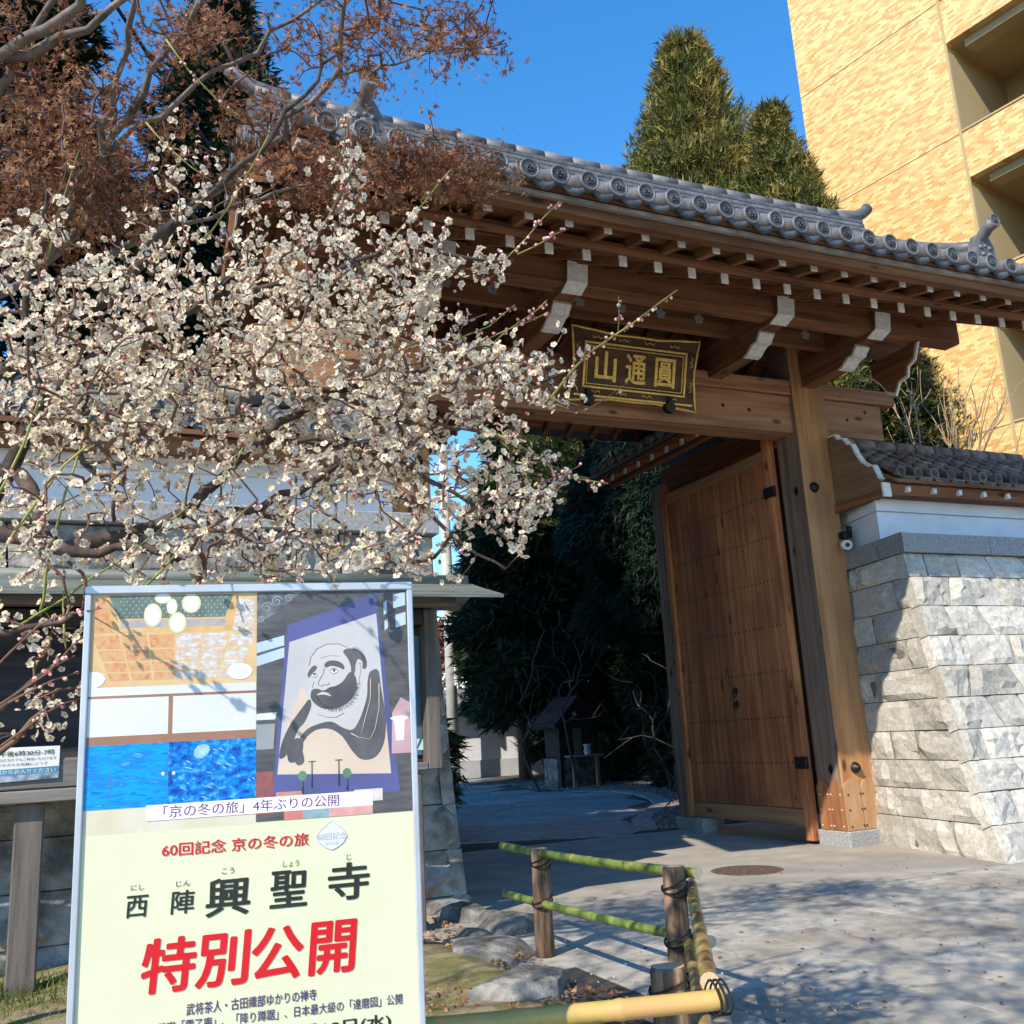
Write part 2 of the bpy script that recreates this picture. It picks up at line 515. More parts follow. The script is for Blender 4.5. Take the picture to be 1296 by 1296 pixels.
# path of big stones beyond the gate
pth = structure(MB().box(2.0, 12.6, 9.62, 27.2, -0.06, -0.01).build('temple_path', M_pavejoint))
rr = random.Random(5)
def quad_stone(P, top, parent, m, name='path_stone', depth=.05, inset=.012):
    P = [np.array(p, float) for p in P]
    c = sum(P)/len(P)
    Q = [p+(c-p)/np.linalg.norm(c-p)*inset for p in P]
    R_ = [p+(c-p)/np.linalg.norm(c-p)*(inset+.012) for p in P]
    k = len(P)
    vs = [(*q, top-depth) for q in Q]+[(*q, top-.008) for q in Q]+[(*q, top) for q in R_]
    fs = [(i, (i+1) % k, k+(i+1) % k, k+i) for i in range(k)]+[(k+i, k+(i+1) % k, 2*k+(i+1) % k, 2*k+i) for i in range(k)]+[tuple(range(2*k, 3*k))]
    return MB().add(vs, fs).build(name, m, parent)
ex, ey = np.array([0.87, -0.5]), np.array([0.5, 0.87])
G = {}
for j in range(-2, 19):
    for i in range(-9, 14):
        G[i, j] = np.array([3.0, 11.0])+ex*(i*0.95+(0.35 if j % 2 else 0)+rr.uniform(-.12, .12))+ey*(j*1.0+rr.uniform(-.05, .05))
def xr_path(y):       # right edge of the path curves along the gravel bed
    return float(np.interp(y, [9.7, 11, 13, 15, 16.5, 17.8, 19, 22, 27], [5.7, 6.4, 8.0, 9.0, 9.2, 8.8, 8.5, 9.2, 11.0]))
for (i, j), p in G.items():
    if (i+1, j) in G and (i, j+1) in G and (i+1, j+1) in G:
        c = (p+G[i+1, j+1])/2
        if 9.9 < c[1] < 26 and 2.6 < c[0] < xr_path(c[1])-.15:
            quad_stone([p, G[i+1, j], G[i+1, j+1], G[i, j+1]], rr.uniform(-.004, .004), pth, M_path)
# stone border strip of the gravel bed
for k in range(7):
    y0 = 9.9+k*1.1
    y1 = y0+1.08
    x0, x1 = xr_path(y0), xr_path(y1)
    quad_stone([(x0, y0), (x0+.3, y0), (x1+.3, y1), (x1, y1)], .02, pth, M_path, 'border_stone')
M_gravel = mat('grey_gravel', [(0.10, 0.095, 0.09), (0.24, 0.23, 0.22)], scale=14, rough=0.95, bump=0, facevar=0.35)
def scatter_stones(name, n, region, size, m, z0=0.0, seed=1, label=None):
    r = np.random.default_rng(seed)
    P = []
    while len(P) < n:
        p = region(r)
        if p is not None:
            P.append(p)
    P = np.array(P)
    base = np.array([(1, 0, 0), (-.5, .87, 0), (-.5, -.87, 0), (0, 0, .8), (.3, -.6, .55)])
    S = r.uniform(size[0], size[1], (n, 1, 1))*r.uniform(.7, 1.3, (n, 5, 1))
    ang = r.uniform(0, 6.28, n)
    B = np.stack([base[:, 0][None]*np.cos(ang)[:, None]-base[:, 1][None]*np.sin(ang)[:, None],
                  base[:, 0][None]*np.sin(ang)[:, None]+base[:, 1][None]*np.cos(ang)[:, None], np.repeat(base[:, 2][None], n, 0)], -1)*S
    V = (B+np.column_stack([P, np.full(n, z0)])[:, None]).reshape(-1, 3)
    f = np.array([(0, 1, 3), (1, 2, 3), (2, 0, 4), (0, 3, 4), (2, 4, 3)])
    F = (np.arange(n)[:, None, None]*5+f[None]).reshape(-1, 3)
    return tag(fast(name, V, F, m), label, 'gravel', kind='stuff')
def reg(r):
    y = r.uniform(9.75, 22)
    x = xr_path(y)+.32+abs(r.normal(0, 1))*1.3
    return (x, y)
scatter_stones('gravel', 9000, reg, (.018, .05), M_gravel, 0.0, 11, 'grey gravel bed along the shaded temple path')

# ------------------------------------------------------------------ temple gate
XC = 4.375
gate = thing('temple_gate', 'wooden temple gate with grey tiled roof and one open plank door', 'gate', (XC, 7.2, 0))
def mx(x):
    return 2*XC-x

def sori(x):
    return 0.045*min(1.0, abs(x-XC)/3.3)**3

for side in (0, 1):
    fx = (lambda v: v) if side else mx
    a, b2 = sorted((fx(6.25), fx(6.64)))
    mb_ = MB().box(a, b2, 7.0, 7.33, 0.12, 5.05, c=0.012)
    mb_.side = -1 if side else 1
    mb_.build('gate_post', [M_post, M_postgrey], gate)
    MB().box(a-.02, b2+.035, 6.965, 7.37, -0.01, 0.13, c=0.008).build('plinth', M_granite, gate)
    a, b2 = sorted((fx(6.31), fx(6.62)))
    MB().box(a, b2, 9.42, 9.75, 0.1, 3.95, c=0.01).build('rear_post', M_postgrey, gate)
    MB().box(a-.03, b2+.03, 9.38, 9.79, -.01, 0.12, c=0.008).build('rear_plinth', M_granite, gate)
# bottom sleeves of the right post: scalloped boards nailed round the foot
M_sleeve = mat('sleeve_board', [(0.24, 0.09, 0.04), (0.36, 0.17, 0.08)], scale=1, stretch=(12, 12, 1.5), rough=0.6, bump=0.3, bscale=3, vary=0.15)
M_sleeve2 = mat('pale_sleeve_board', [(0.36, 0.19, 0.09), (0.50, 0.30, 0.16)], scale=1, stretch=(12, 12, 1.5), rough=0.6, bump=0.3, bscale=3, vary=0.12)
def scallop(u0, u1, z0, z1, nn=2):
    P = [(u0, z0), (u1, z0)]
    for k in range(nn):
        for t in np.linspace(0, 1, 9)[:-1]:
            u = u1+(u0-u1)*(k+t)/nn
            P.append((u, z1-.07+.07*math.sin(math.pi*t)**.6))
    P.append((u0, z1-.07))
    return P
for side in (0, 1):
    fx = (lambda v: v) if side else mx
    a, b2 = sorted((fx(6.25), fx(6.64)))
    w3 = (b2-a)/2
    for k in range(2):
        MB().prism(scallop(a+k*w3+.004, a+(k+1)*w3-.004, .135, .57, 1), 6.988, 7.0, 'y').build('sleeve_board', M_sleeve2, gate)
    xf = a if side else b2
    x0, x1 = (xf-.012, xf) if side else (xf, xf+.012)
    for k in range(2):
        MB().prism(scallop(7.0+k*.165+.004, 7.0+(k+1)*.165-.004, .135, .57, 1), x0, x1, 'x').build('sleeve_board', M_sleeve, gate)
nail = MB().lathe((0, 0, 0), [(0.009, 0), (0.008, -0.006), (0.003, -0.01)], 6, 'y').mesh('nail', M_iron)
for xx in (6.29, 6.43, 6.46, 6.61):
    for zz in (.17, .31, .44):
        put('nail', nail, (xx, 6.988, zz), gate)
nailx = MB().lathe((0, 0, 0), [(0.009, 0), (0.008, -0.006), (0.003, -0.01)], 6, 'x').mesh('nail', M_cut)
for yy in (7.03, 7.15, 7.19, 7.3):
    for zz in (.17, .31, .44):
        put('nail', nailx, (6.238, yy, zz), gate)
# domed iron bosses on the post faces
boss = MB().lathe((0, 0, 0), [(0.052, 0), (0.05, -.012), (0.04, -.03), (0.022, -.045), (0.018, -.055), (0.006, -.06)], 14, 'y').mesh('iron_boss', M_iron)
for x, z in ((6.36, 3.255), (6.42, 0.664)):
    put('iron_boss', boss, (x, 7.0, z), gate)
    put('iron_boss', boss, (mx(x), 7.0, z), gate)
for z in (3.24, 0.66):
    MB().prism([(7.09, z), (7.115, z-.045), (7.14, z), (7.115, z+.045)], 6.235, 6.25, 'x').build('bolt_plate', M_iron, gate)

# great beam and the plate on it
MB().box(1.33, 7.42, 7.06, 7.36, 3.81, 4.19, c=0.012).build('main_beam', M_beam, gate)
MB().box(1.20, 7.60, 7.03, 7.39, 4.193, 4.34, c=0.01).build('head_plate', M_beam, gate)
MB().box(1.185, 1.2, 7.04, 7.38, 4.2, 4.335).build('beam_end', M_white, gate)
MB().box(1.315, 1.33, 7.07, 7.35, 3.82, 4.18).build('beam_end', M_white, gate)
nl = MB().lathe((0, 0, 0), [(0.02, 0), (0.018, -0.004)], 8, 'y').mesh('wood_plug', M_iron)
for x, z in ((5.0, 4.03), (5.45, 4.02), (5.75, 4.0), (7.2, 4.1), (6.95, 4.0), (3.2, 4.02)):
    put('wood_plug', nl, (x, 7.06, z), gate)

# bracket arms in two tiers carrying the eave purlin
up_poly = [(7.2, 4.41), (6.09, 4.41), (5.985, 4.455), (5.965, 4.60), (6.1, 4.62), (7.2, 4.62)]
lo_poly = [(7.2, 4.265), (6.50, 4.265), (6.45, 4.28), (6.38, 4.335), (6.31, 4.34), (6.26, 4.40), (6.28, 4.415), (7.2, 4.415)]
for x in (2.30, 3.38, 5.37, 6.45):
    MB().prism(up_poly, x-.085, x+.085, 'x').build('bracket_arm', M_wy, gate)
    MB().prism([(6.095, 4.408), (5.98, 4.452), (5.957, 4.604), (5.949, 4.604), (5.972, 4.446), (6.088, 4.398)], x-.087, x+.087, 'x').build('arm_end', M_white, gate)
    MB().prism(lo_poly, x-.075, x+.075, 'x').build('lower_arm', M_wy, gate)
    MB().prism([(6.505, 4.262), (6.45, 4.277), (6.38, 4.33), (6.31, 4.336), (6.262, 4.395), (6.245, 4.41), (6.232, 4.385), (6.27, 4.35), (6.29, 4.318), (6.35, 4.312), (6.40, 4.285), (6.44, 4.255), (6.49, 4.247)],
               x-.077, x+.077, 'x').build('arm_scroll', M_white, gate)
    # struts from the beam to the roof
    MB().box(x-.09, x+.09, 7.10, 7.30, 4.62, 5.3, c=.008).build('strut', M_wz, gate)
MB().box(1.30, 7.45, 6.02, 6.20, 4.45, 4.665, c=0.01).build('eave_purlin', M_wx, gate)
MB().box(1.30, 7.45, 8.20, 8.38, 4.45, 4.665, c=0.01).build('eave_purlin', M_wx, gate)
MB().box(1.15, 7.60, 6.62, 6.68, 4.50, 4.72, c=0.006).build('frieze_board', M_wx, gate)
# painted blossom marks on the frieze board
bm = MB()
for k in range(5):
    a = 2*math.pi*k/5+math.pi/2
    cx, cz = .03*math.cos(a), .03*math.sin(a)
    bm.prism([(cx+.02*math.cos(t), cz+.02*math.sin(t)) for t in np.linspace(0, 2*math.pi, 9)[:-1]], -.004, 0, 'y')
bm.prism([(.012*math.cos(t), .012*math.sin(t)) for t in np.linspace(0, 2*math.pi, 7)[:-1]], -.004, 0, 'y')
M_mark = mat('faded_white_mark', [(0.25, 0.24, 0.24), (0.42, 0.41, 0.41)], scale=60, rough=0.9)
bmm = bm.mesh('blossom_mark', M_mark)
for i in range(13):
    put('blossom_mark', bmm, (1.75+i*.40, 6.62, 4.63), gate)

# rafters: lower row (full length to the ridge) and short flying row
XR = [2.245+0.2893*k for k in range(-4, 20)]
sl = 0.52
LY, LZB = 5.355, 4.277
rl_ = (7.2-LY)*sl
rp = [(LY, LZB), (LY, LZB+.07), (7.2, LZB+.07+rl_), (7.2, LZB+rl_)]
rafter = MB().prism(rp, -.0275, .0275, 'x').mesh('rafter', M_wy)
rend = MB().box(-.03, .03, LY-.012, LY, LZB-.004, LZB+.074).mesh('rafter_end', M_white)
rback = MB().prism([(14.4-p[0], p[1]) for p in rp][::-1], -.0275, .0275, 'x').mesh('rear_rafter', M_wy)
fl = [(5.05, 4.316), (5.05, 4.381), (5.75, 4.381+.7*.24), (5.75, 4.316+.7*.24)]
flyer = MB().prism(fl, -.026, .026, 'x').mesh('flying_rafter', M_wy)
fend = MB().box(-.028, .028, 5.038, 5.05, 4.313, 4.384).mesh('rafter_end', M_white)
for x in XR:
    if not 1.15 < x < 7.62:
        continue
    dz = sori(x)
    put('rafter', rafter, (x, 0, dz), gate)
    put('rafter_end', rend, (x, 0, dz), gate)
    put('rear_rafter', rback, (x, 0, dz), gate)
    put('flying_rafter', flyer, (x, 0, dz), gate)
    put('rafter_end', fend, (x, 0, dz), gate)

def strip(pts_yz, x0, x1, n=24, name='board', m=None, parent=None, **kw):
    """a board along x following the eave's upward sweep"""
    vs, fs = [], []
    k = len(pts_yz)
    for i in range(n+1):
        x = x0+(x1-x0)*i/n
        for (y, z) in pts_yz:
            vs.append((x, y, z+sori(x)))
    for i in range(n):
        for j in range(k):
            fs.append((i*k+j, i*k+(j+1) % k, (i+1)*k+(j+1) % k, (i+1)*k+j))
    fs += [tuple(range(k))[::-1], tuple(n*k+j for j in range(k))]
    return MB().add(vs, fs).build(name, m, parent, **kw)
X0, X1 = 1.02, 7.73
strip([(LY-.01, LZB+.075), (LY-.10, LZB+.08), (LY-.10, LZB+.11), (LY-.01, LZB+.15)], X0+.1, X1-.1, 24, 'eave_batten', M_wx, gate)
strip([(LY+.01, LZB+.073), (LY+.01, LZB+.09), (7.2, LZB+.09+rl_), (7.2, LZB+.073+rl_)], X0+.1, X1-.1, 20, 'ceiling_board', M_wx, gate)
strip([(14.4-LY-.01, LZB+.09), (14.4-LY-.01, LZB+.073), (7.2, LZB+.073+rl_), (7.2, LZB+.09+rl_)], X0+.1, X1-.1, 20, 'ceiling_board', M_wx, gate)
strip([(4.95, 4.361), (4.95, 4.376), (5.9, 4.606), (5.9, 4.59)], X0+.1, X1-.1, 20, 'ceiling_board', M_wx, gate)
strip([(4.92, 4.325), (4.92, 4.388), (5.02, 4.40), (5.02, 4.34)], X0, X1, 24, 'eave_fascia', M_wx, gate)
xb = X0
rr = random.Random(9)
while xb < X1-.05:
    xe = min(X1, xb+rr.uniform(.55, 1.0))
    strip([(4.88, 4.391), (4.88, 4.420), (5.04, 4.45), (5.04, 4.405)], xb+.002, xe-.002, 5, 'eave_board', M_board, gate)
    xb = xe
strip([(4.85, 4.424), (4.85, 4.456), (5.05, 4.52), (5.05, 4.455)], X0, X1, 24, 'tile_batten', M_wx, gate)

# roof surface profile (front), concave, and mirrored behind
YR = 7.2
def roof_z(y, x):
    t = (y-4.83)/(YR-4.83)
    return 4.472+1.44*t-.10*math.sin(math.pi*t)+sori(x)*(1-t*.5)
ys_ = list(np.linspace(4.83, YR, 9))
vs, fs = [], []
xs_ = np.linspace(X0, X1, 30)
for x in xs_:
    for y in ys_:
        vs.append((x, y, roof_z(y, x)-.02))
    for y in ys_[::-1][1:]:
        vs.append((x, 2*YR-y, roof_z(y, x)-.02))
k = len(ys_)*2-1
for i in range(len(xs_)-1):
    for j in range(k-1):
        fs.append((i*k+j, (i+1)*k+j, (i+1)*k+j+1, i*k+j+1))
MB().add(vs, fs).build('roof_deck', M_tiledark, gate)
# round cover tiles in rows: eave tile with its disc is one piece, the run behind it one per row
TX = [2.227+.2107*k for k in range(-5, 27)]
def crest(c, r, mb_, facing='y', mi=1):
    """rim ring and a three-comma crest raised on a disc"""
    for k in range(3):
        a0 = 2*math.pi*k/3
        pts = []
        for t in np.linspace(0, 1, 7):
            a = a0+t*2.6
            rr_ = r*(0.22+0.38*t)
            pts.append((rr_*math.cos(a), rr_*math.sin(a)))
        if facing == 'y':
            P = [(c[0]+p[0], c[1]-.006, c[2]+p[1]) for p in pts]
        else:
            P = [(c[0]-.006, c[1]+p[0], c[2]+p[1]) for p in pts]
        mb_.tube(P, [r*.16*(1-.75*t) for t in np.linspace(0, 1, 7)], 4, mi)
    return mb_
def eave_tile_mesh(r, length, rise, mats, name='eave_tile'):
    mb_ = MB()
    n_ = 14
    # half-round barrel widening to the front, along +y and up
    vs, fs = [], []
    for (y, rr_, z) in ((0, r, 0), (.04, r*.98, 0), (length, r*.86, rise)):
        for j in range(n_):
            t = 2*math.pi*j/n_
            vs.append((rr_*math.cos(t), y, z+rr_*math.sin(t)))
    for i in range(2):
        for j in range(n_):
            fs.append((i*n_+j, (i+1)*n_+j, (i+1)*n_+(j+1) % n_, i*n_+(j+1) % n_))
    mb_.add(vs, fs, 0, True)
    # rim and recessed face
    mb_.lathe((0, 0, 0), [(r, 0), (r*.985, -.008), (r*.80, -.008), (r*.78, .004)], 18, 'y', 0)
    mb_.lathe((0, 0, 0), [(r*.79, .004), (r*.79, -.001)], 18, 'y', 1, False)
    crest((0, 0, 0), r*.8, mb_)
    for k in range(14):
        a = 2*math.pi*k/14
        mb_.box(r*.67*math.cos(a)-.003, r*.67*math.cos(a)+.003, -.005, 0, r*.67*math.sin(a)-.003, r*.67*math.sin(a)+.003, mi=1)
    return mb_.mesh(name, mats)
et = eave_tile_mesh(.068, .30, .155, [M_tile, M_tiledark])
# pan tile front: drooping lip between the discs
def lip_mesh(w, m, name='eave_pan_tile'):
    vs, fs = [], []
    nn = 8
    for i in range(nn+1):
        t = i/nn
        x = -w/2+w*t
        dz = -.045*math.sin(math.pi*t)
        vs += [(x, 0, dz+.012), (x, 0, dz-.026*math.sin(math.pi*t)-.012), (x, .26, dz+.13), (x, .02, dz-.03*math.sin(math.pi*t)-.006)]
    for i in range(nn):
        a, b_ = 4*i, 4*i+4
        fs += [(a, a+1, b_+1, b_), (a, b_, b_+2, a+2), (a+1, a+3, b_+3, b_+1)]
    mb_ = MB().add(vs, fs, 0, True)
    return mb_.mesh(name, m)
lp = lip_mesh(.2107, M_tiledark)
for x in TX:
    z = roof_z(4.83, x)+.035
    put('eave_tile', et, (x, 4.80, z), gate)
    put('eave_pan_tile', lp, (x+.105, 4.81, z-.035), gate)
    pts = [(x, y, roof_z(y, x)+.035) for y in np.linspace(5.08, YR, 7)]
    MB().tube(pts, .058, 8).build('cover_tile_row', M_tile, gate)
    pts = [(x, 2*YR-y, roof_z(y, x)+.035) for y in np.linspace(4.83, YR, 7)]
    MB().tube(pts, .058, 8).build('rear_cover_tile_row', M_tile, gate)
# main ridge: courses of thin tiles with small gaps, round cap on top, slight upward sweep
def rz(x):
    return 5.90+.05*(abs(x-XC)/3.4)**2
def ridge_course(z0, z1, w, x0, x1, name, m, seg=.30, off=0):
    mb_ = MB()
    x = x0-off
    while x < x1:
        a, b_ = max(x, x0), min(x+seg-.006, x1)
        if b_-a > .02:
            za, zb = rz(a), rz(b_)
            vs = [(a, YR-w, za+z0), (a, YR+w, za+z0), (a, YR+w, za+z1), (a, YR-w, za+z1), (b_, YR-w, zb+z0), (b_, YR+w, zb+z0), (b_, YR+w, zb+z1), (b_, YR-w, zb+z1)]
            mb_.add(vs, [(0, 1, 2, 3), (4, 7, 6, 5), (0, 4, 5, 1), (3, 2, 6, 7), (0, 3, 7, 4), (1, 5, 6, 2)])
        x += seg
    return mb_.build(name, m, gate, kind='stuff')
for i in range(8):
    ridge_course(.02+i*.048, .02+i*.048+.036, .155-.006*i, 1.15, 7.6, 'ridge_tile_course', M_tile, off=.15 if i % 2 else 0)
MB().add([(1.16, YR-.10, 5.88), (1.16, YR+.10, 5.88), (1.16, YR+.10, 6.27), (1.16, YR-.10, 6.27), (7.59, YR-.10, 5.88), (7.59, YR+.10, 5.88), (7.59, YR+.10, 6.27), (7.59, YR-.10, 6.27)],
         [(0, 1, 2, 3), (4, 7, 6, 5), (0, 4, 5, 1), (3, 2, 6, 7), (0, 3, 7, 4), (1, 5, 6, 2)]).build('ridge_core', M_tiledark, gate)
for k in range(22):
    a = 1.15+k*6.45/22
    b_ = a+6.45/22-.008
    MB().tube([(a, YR, rz(a)+.44), (b_, YR, rz(b_)+.44)], [.082, .078], 10).build('ridge_cap_tile', M_tile, gate)

def ogre_tile(x, y, z, s, facing='y', name='ridge_end_tile', neck=True):
    """shield shaped end tile with a knobbly mask and a round horn tile over it"""
    mb_ = MB()
    out = [(-.5, 0), (.5, 0), (.52, .35), (.44, .75), (.25, .98), (0, 1.05), (-.25, .98), (-.44, .75), (-.52, .35)]
    mb_.prism([(p[0]*.62*s, p[1]*s) for p in out], -.06*s, .12*s, 'y', 0)
    inn = [(-.36, .08), (.36, .08), (.38, .35), (.32, .68), (.18, .85), (0, .9), (-.18, .85), (-.32, .68), (-.38, .35)]
    mb_.prism([(p[0]*.62*s, p[1]*s) for p in inn], -.068*s, -.058*s, 'y', 1)
    r_ = random.Random(4)
    def blob(bx, bz, br, d=.5):
        mb_.lathe((bx*s, -.06*s, bz*s), [(br*s, 0), (br*.9*s, -br*d*.6*s), (br*.5*s, -br*d*s), (.002, -br*d*1.1*s)], 8, 'y', 0)
    for bx, bz, br, d in ((0, .40, .065, 1.3), (-.09, .52, .05, 1), (.09, .52, .05, 1), (-.13, .68, .05, .8), (.13, .68, .05, .8), (0, .72, .04, .8), (-.12, .33, .05, .9), (.12, .33, .05, .9), (0, .22, .07, .7), (-.16, .18, .04, .7), (.16, .18, .04, .7)):
        blob(bx, bz, br, d)
    M = Matrix.Translation((x, y, z))
    if facing == '-x':
        M = M @ Matrix.Rotation(math.radians(-90), 4, 'Z')
    if facing == '+x':
        M = M @ Matrix.Rotation(math.radians(90), 4, 'Z')
    mb_.xf(M)
    mb_.build(name, [M_tile, M_tiledark], gate)
# descending ridges a little inside each verge, ending in mask tiles
for xx in (1.57, 7.18):
    pts = [(xx, y, roof_z(y, xx)+.05) for y in np.linspace(5.45, YR, 8)]
    for i in range(4):
        w = .085-.006*i
        vs, fs = [], []
        for p in pts:
            z = p[2]+.01+i*.045+.10*max(0, (5.9-p[1]))**1.5
            vs += [(xx-w, p[1], z), (xx+w, p[1], z), (xx+w, p[1], z+.034), (xx-w, p[1], z+.034)]
        for j in range(len(pts)-1):
            a, b_ = 4*j, 4*j+4
            fs += [(a+e, a+(e+1) % 4, b_+(e+1) % 4, b_+e) for e in range(4)]
        fs += [(0, 1, 2, 3), tuple(4*(len(pts)-1)+e for e in (3, 2, 1, 0))]
        MB().add(vs, fs).build('descending_ridge_course', M_tile, gate)
    MB().tube([(xx, p[1], p[2]+.22+.10*max(0, (5.9-p[1]))**1.5) for p in pts], .06, 10).build('descending_ridge_cap', M_tile, gate)
    ogre_tile(xx, 5.42, roof_z(5.42, xx)+.0, .42)
    # horn: round tile jutting forward and up over the mask
    hz_ = roof_z(5.42, xx)+.40
    mb_ = MB().tube([(xx, 5.62, hz_-.10), (xx, 5.45, hz_-.03), (xx, 5.33, hz_+.045), (xx, 5.26, hz_+.075)], [.06, .055, .05, .062], 12)
    mb_.lathe((xx, 5.253, hz_+.078), [(.062, 0), (.060, -.008), (.048, -.008), (.047, -.002)], 14, 'y', 0)
    crest((xx, 5.25, hz_+.078), .05, mb_, 'y', 1)
    mb_.build('horn_tile', [M_tile, M_tiledark], gate)
# main ridge ends
ogre_tile(1.12, YR, 5.90, .40, '-x')
ogre_tile(7.63, YR, 5.90, .40, '+x')
for sx, xx in ((-1, 1.15), (1, 7.6)):
    z = rz(xx)+.44
    mb_ = MB().tube([(xx-sx*.3, YR, z), (xx, YR, z+.05), (xx+sx*.14, YR, z+.13), (xx+sx*.2, YR, z+.19)], [.075, .07, .06, .065], 12)
    mb_.build('horn_tile', [M_tile, M_tiledark], gate)
# verge tiles along both gable edges, discs facing outward
vt = eave_tile_mesh(.075, .22, .0, [M_tile, M_tiledark], 'verge_tile')
for i in range(9):
    y = 4.90+i*.262
    for sx, xx, rot in ((-1, 1.0, -90), (1, 7.75, 90)):
        o = put('verge_tile', vt, (xx, y, roof_z(y, xx)+.05), gate, rot=(0, 0, math.radians(rot)))
        o = put('verge_tile', vt, (xx, 2*YR-y-.02, roof_z(y, xx)+.05), gate, rot=(0, 0, math.radians(rot)))
# barge boards and gable pendants
for xx in (1.05, 7.66):
    up_, dn_ = [], []
    for y in np.linspace(4.95, YR, 10):
        z = roof_z(y, xx)-.075
        up_.append((y, z))
        dn_.append((y, z-.17-.03*(y-5.2)))
    poly = up_+[(2*YR-p[0], p[1]) for p in up_[::-1][1:]]+[(2*YR-p[0], p[1]) for p in dn_]+dn_[::-1][1:]
    MB().prism(poly, xx-.02, xx+.025, 'x').build('barge_board', M_wy, gate)
    pen = [(0, 0), (.10, -.02), (.18, -.10), (.14, -.16), (.2, -.24), (.12, -.34), (.04, -.36), (0, -.45)]
    pen = [(YR+p[0], 5.45+p[1]) for p in pen]+[(YR-p[0], 5.45+p[1]) for p in pen[::-1][1:-1]]
    MB().prism(pen, xx-.06, xx-.02, 'x').build('gable_pendant', M_wy, gate)
    MB().prism([(YR+(p[0]-YR)*1.12, 5.25+(p[1]-5.25)*1.1) for p in pen], xx-.058, xx-.045, 'x').build('pendant_edge', M_white, gate)
# carved bracket end with a scalloped white edge hanging beyond the right post
sc_ = [(6.10, 4.44), (6.16, 4.30), (6.24, 4.26), (6.26, 4.18), (6.36, 4.16), (6.42, 4.06), (6.50, 4.10), (6.58, 4.22), (6.66, 4.30), (6.66, 4.44)]
for xx in (6.98, mx(6.98)):
    MB().prism(sc_, xx-.03, xx+.03, 'x').build('carved_bracket', M_wy, gate)
    MB().prism([(6.38+(p[0]-6.38)*1.08, 4.44+(p[1]-4.44)*1.08) for p in sc_], xx-.012, xx+.012, 'x').build('carved_edge', M_white, gate)

# open door leaf (right), plank by plank, and its mirror on the left
def door_leaf(x0, sgn, open_side=1):
    leaf = MB().box(min(x0, x0+sgn*.03), max(x0, x0+sgn*.03), 7.44, 9.28, .20, 3.72).build('door_leaf', M_door, gate)
    W = [.23, .22, .235, .22, .225, .235, .225]
    y = 7.47
    for i in range(8):
        w = .222
        MB().box(min(x0, x0-sgn*.028), max(x0, x0-sgn*.028), y+.003, y+w-.003, .31, 3.66, c=.003).build('plank', M_door, leaf)
        y += w
    MB().box(min(x0, x0-sgn*.045), max(x0, x0-sgn*.045), 7.47, 9.25, .155, .305, c=.006).build('bottom_rail', M_doorrail, leaf)
    MB().box(min(x0, x0-sgn*.045), max(x0, x0-sgn*.045), 7.47, 9.25, 3.62, 3.74, c=.006).build('top_rail', M_doorrail, leaf)
    MB().box(min(x0+sgn*.03, x0-sgn*.055), max(x0+sgn*.03, x0-sgn*.055), 7.37, 7.465, .03, 3.85, c=.006).build('stile', M_door, leaf)
    MB().box(min(x0+sgn*.03, x0-sgn*.055), max(x0+sgn*.03, x0-sgn*.055), 9.255, 9.34, .16, 3.85, c=.006).build('stile', M_door, leaf)
    nm = MB()
    for z in (.72, 1.14, 1.575, 2.01, 2.45, 2.875, 3.28):
        for j in range(29):
            yy = 7.50+j*.0607
            nm.add([(x0-sgn*.028, yy-.011, z), (x0-sgn*.036, yy, z), (x0-sgn*.028, yy+.011, z), (x0-sgn*.028, yy, z+.012), (x0-sgn*.028, yy, z-.012)], [(0, 3, 1), (3, 2, 1), (2, 4, 1), (4, 0, 1)])
    nm.build('nail_rows', M_iron, leaf, kind='stuff')
    for z in (3.30, .72):
        MB().box(min(x0-sgn*.03, x0-sgn*.062), max(x0-sgn*.03, x0-sgn*.062), 7.335, 7.50, z-.055, z+.055, c=.006).build('hinge', M_iron, leaf)
    for z in (1.435, 1.30):
        mb_ = MB().lathe((x0-sgn*.028, 8.315, z), [(.038, 0), (.034, -sgn*.012), (.018, -sgn*.02), (.016, -sgn*.04)], 10, 'x')
        ring = [(x0-sgn*.05, 8.315+.032*math.cos(t), z-.03+.036*math.sin(t)) for t in np.linspace(0, 2*math.pi, 13)]
        mb_.tube(ring, .006, 5)
        mb_.build('ring_pull', M_iron, leaf)
    return leaf
door_leaf(6.22, 1)
door_leaf(mx(6.22), -1)
MB().box(6.12, 6.30, 9.02, 9.22, -.005, .15, c=.01).build('stop_stone', M_granite, gate)
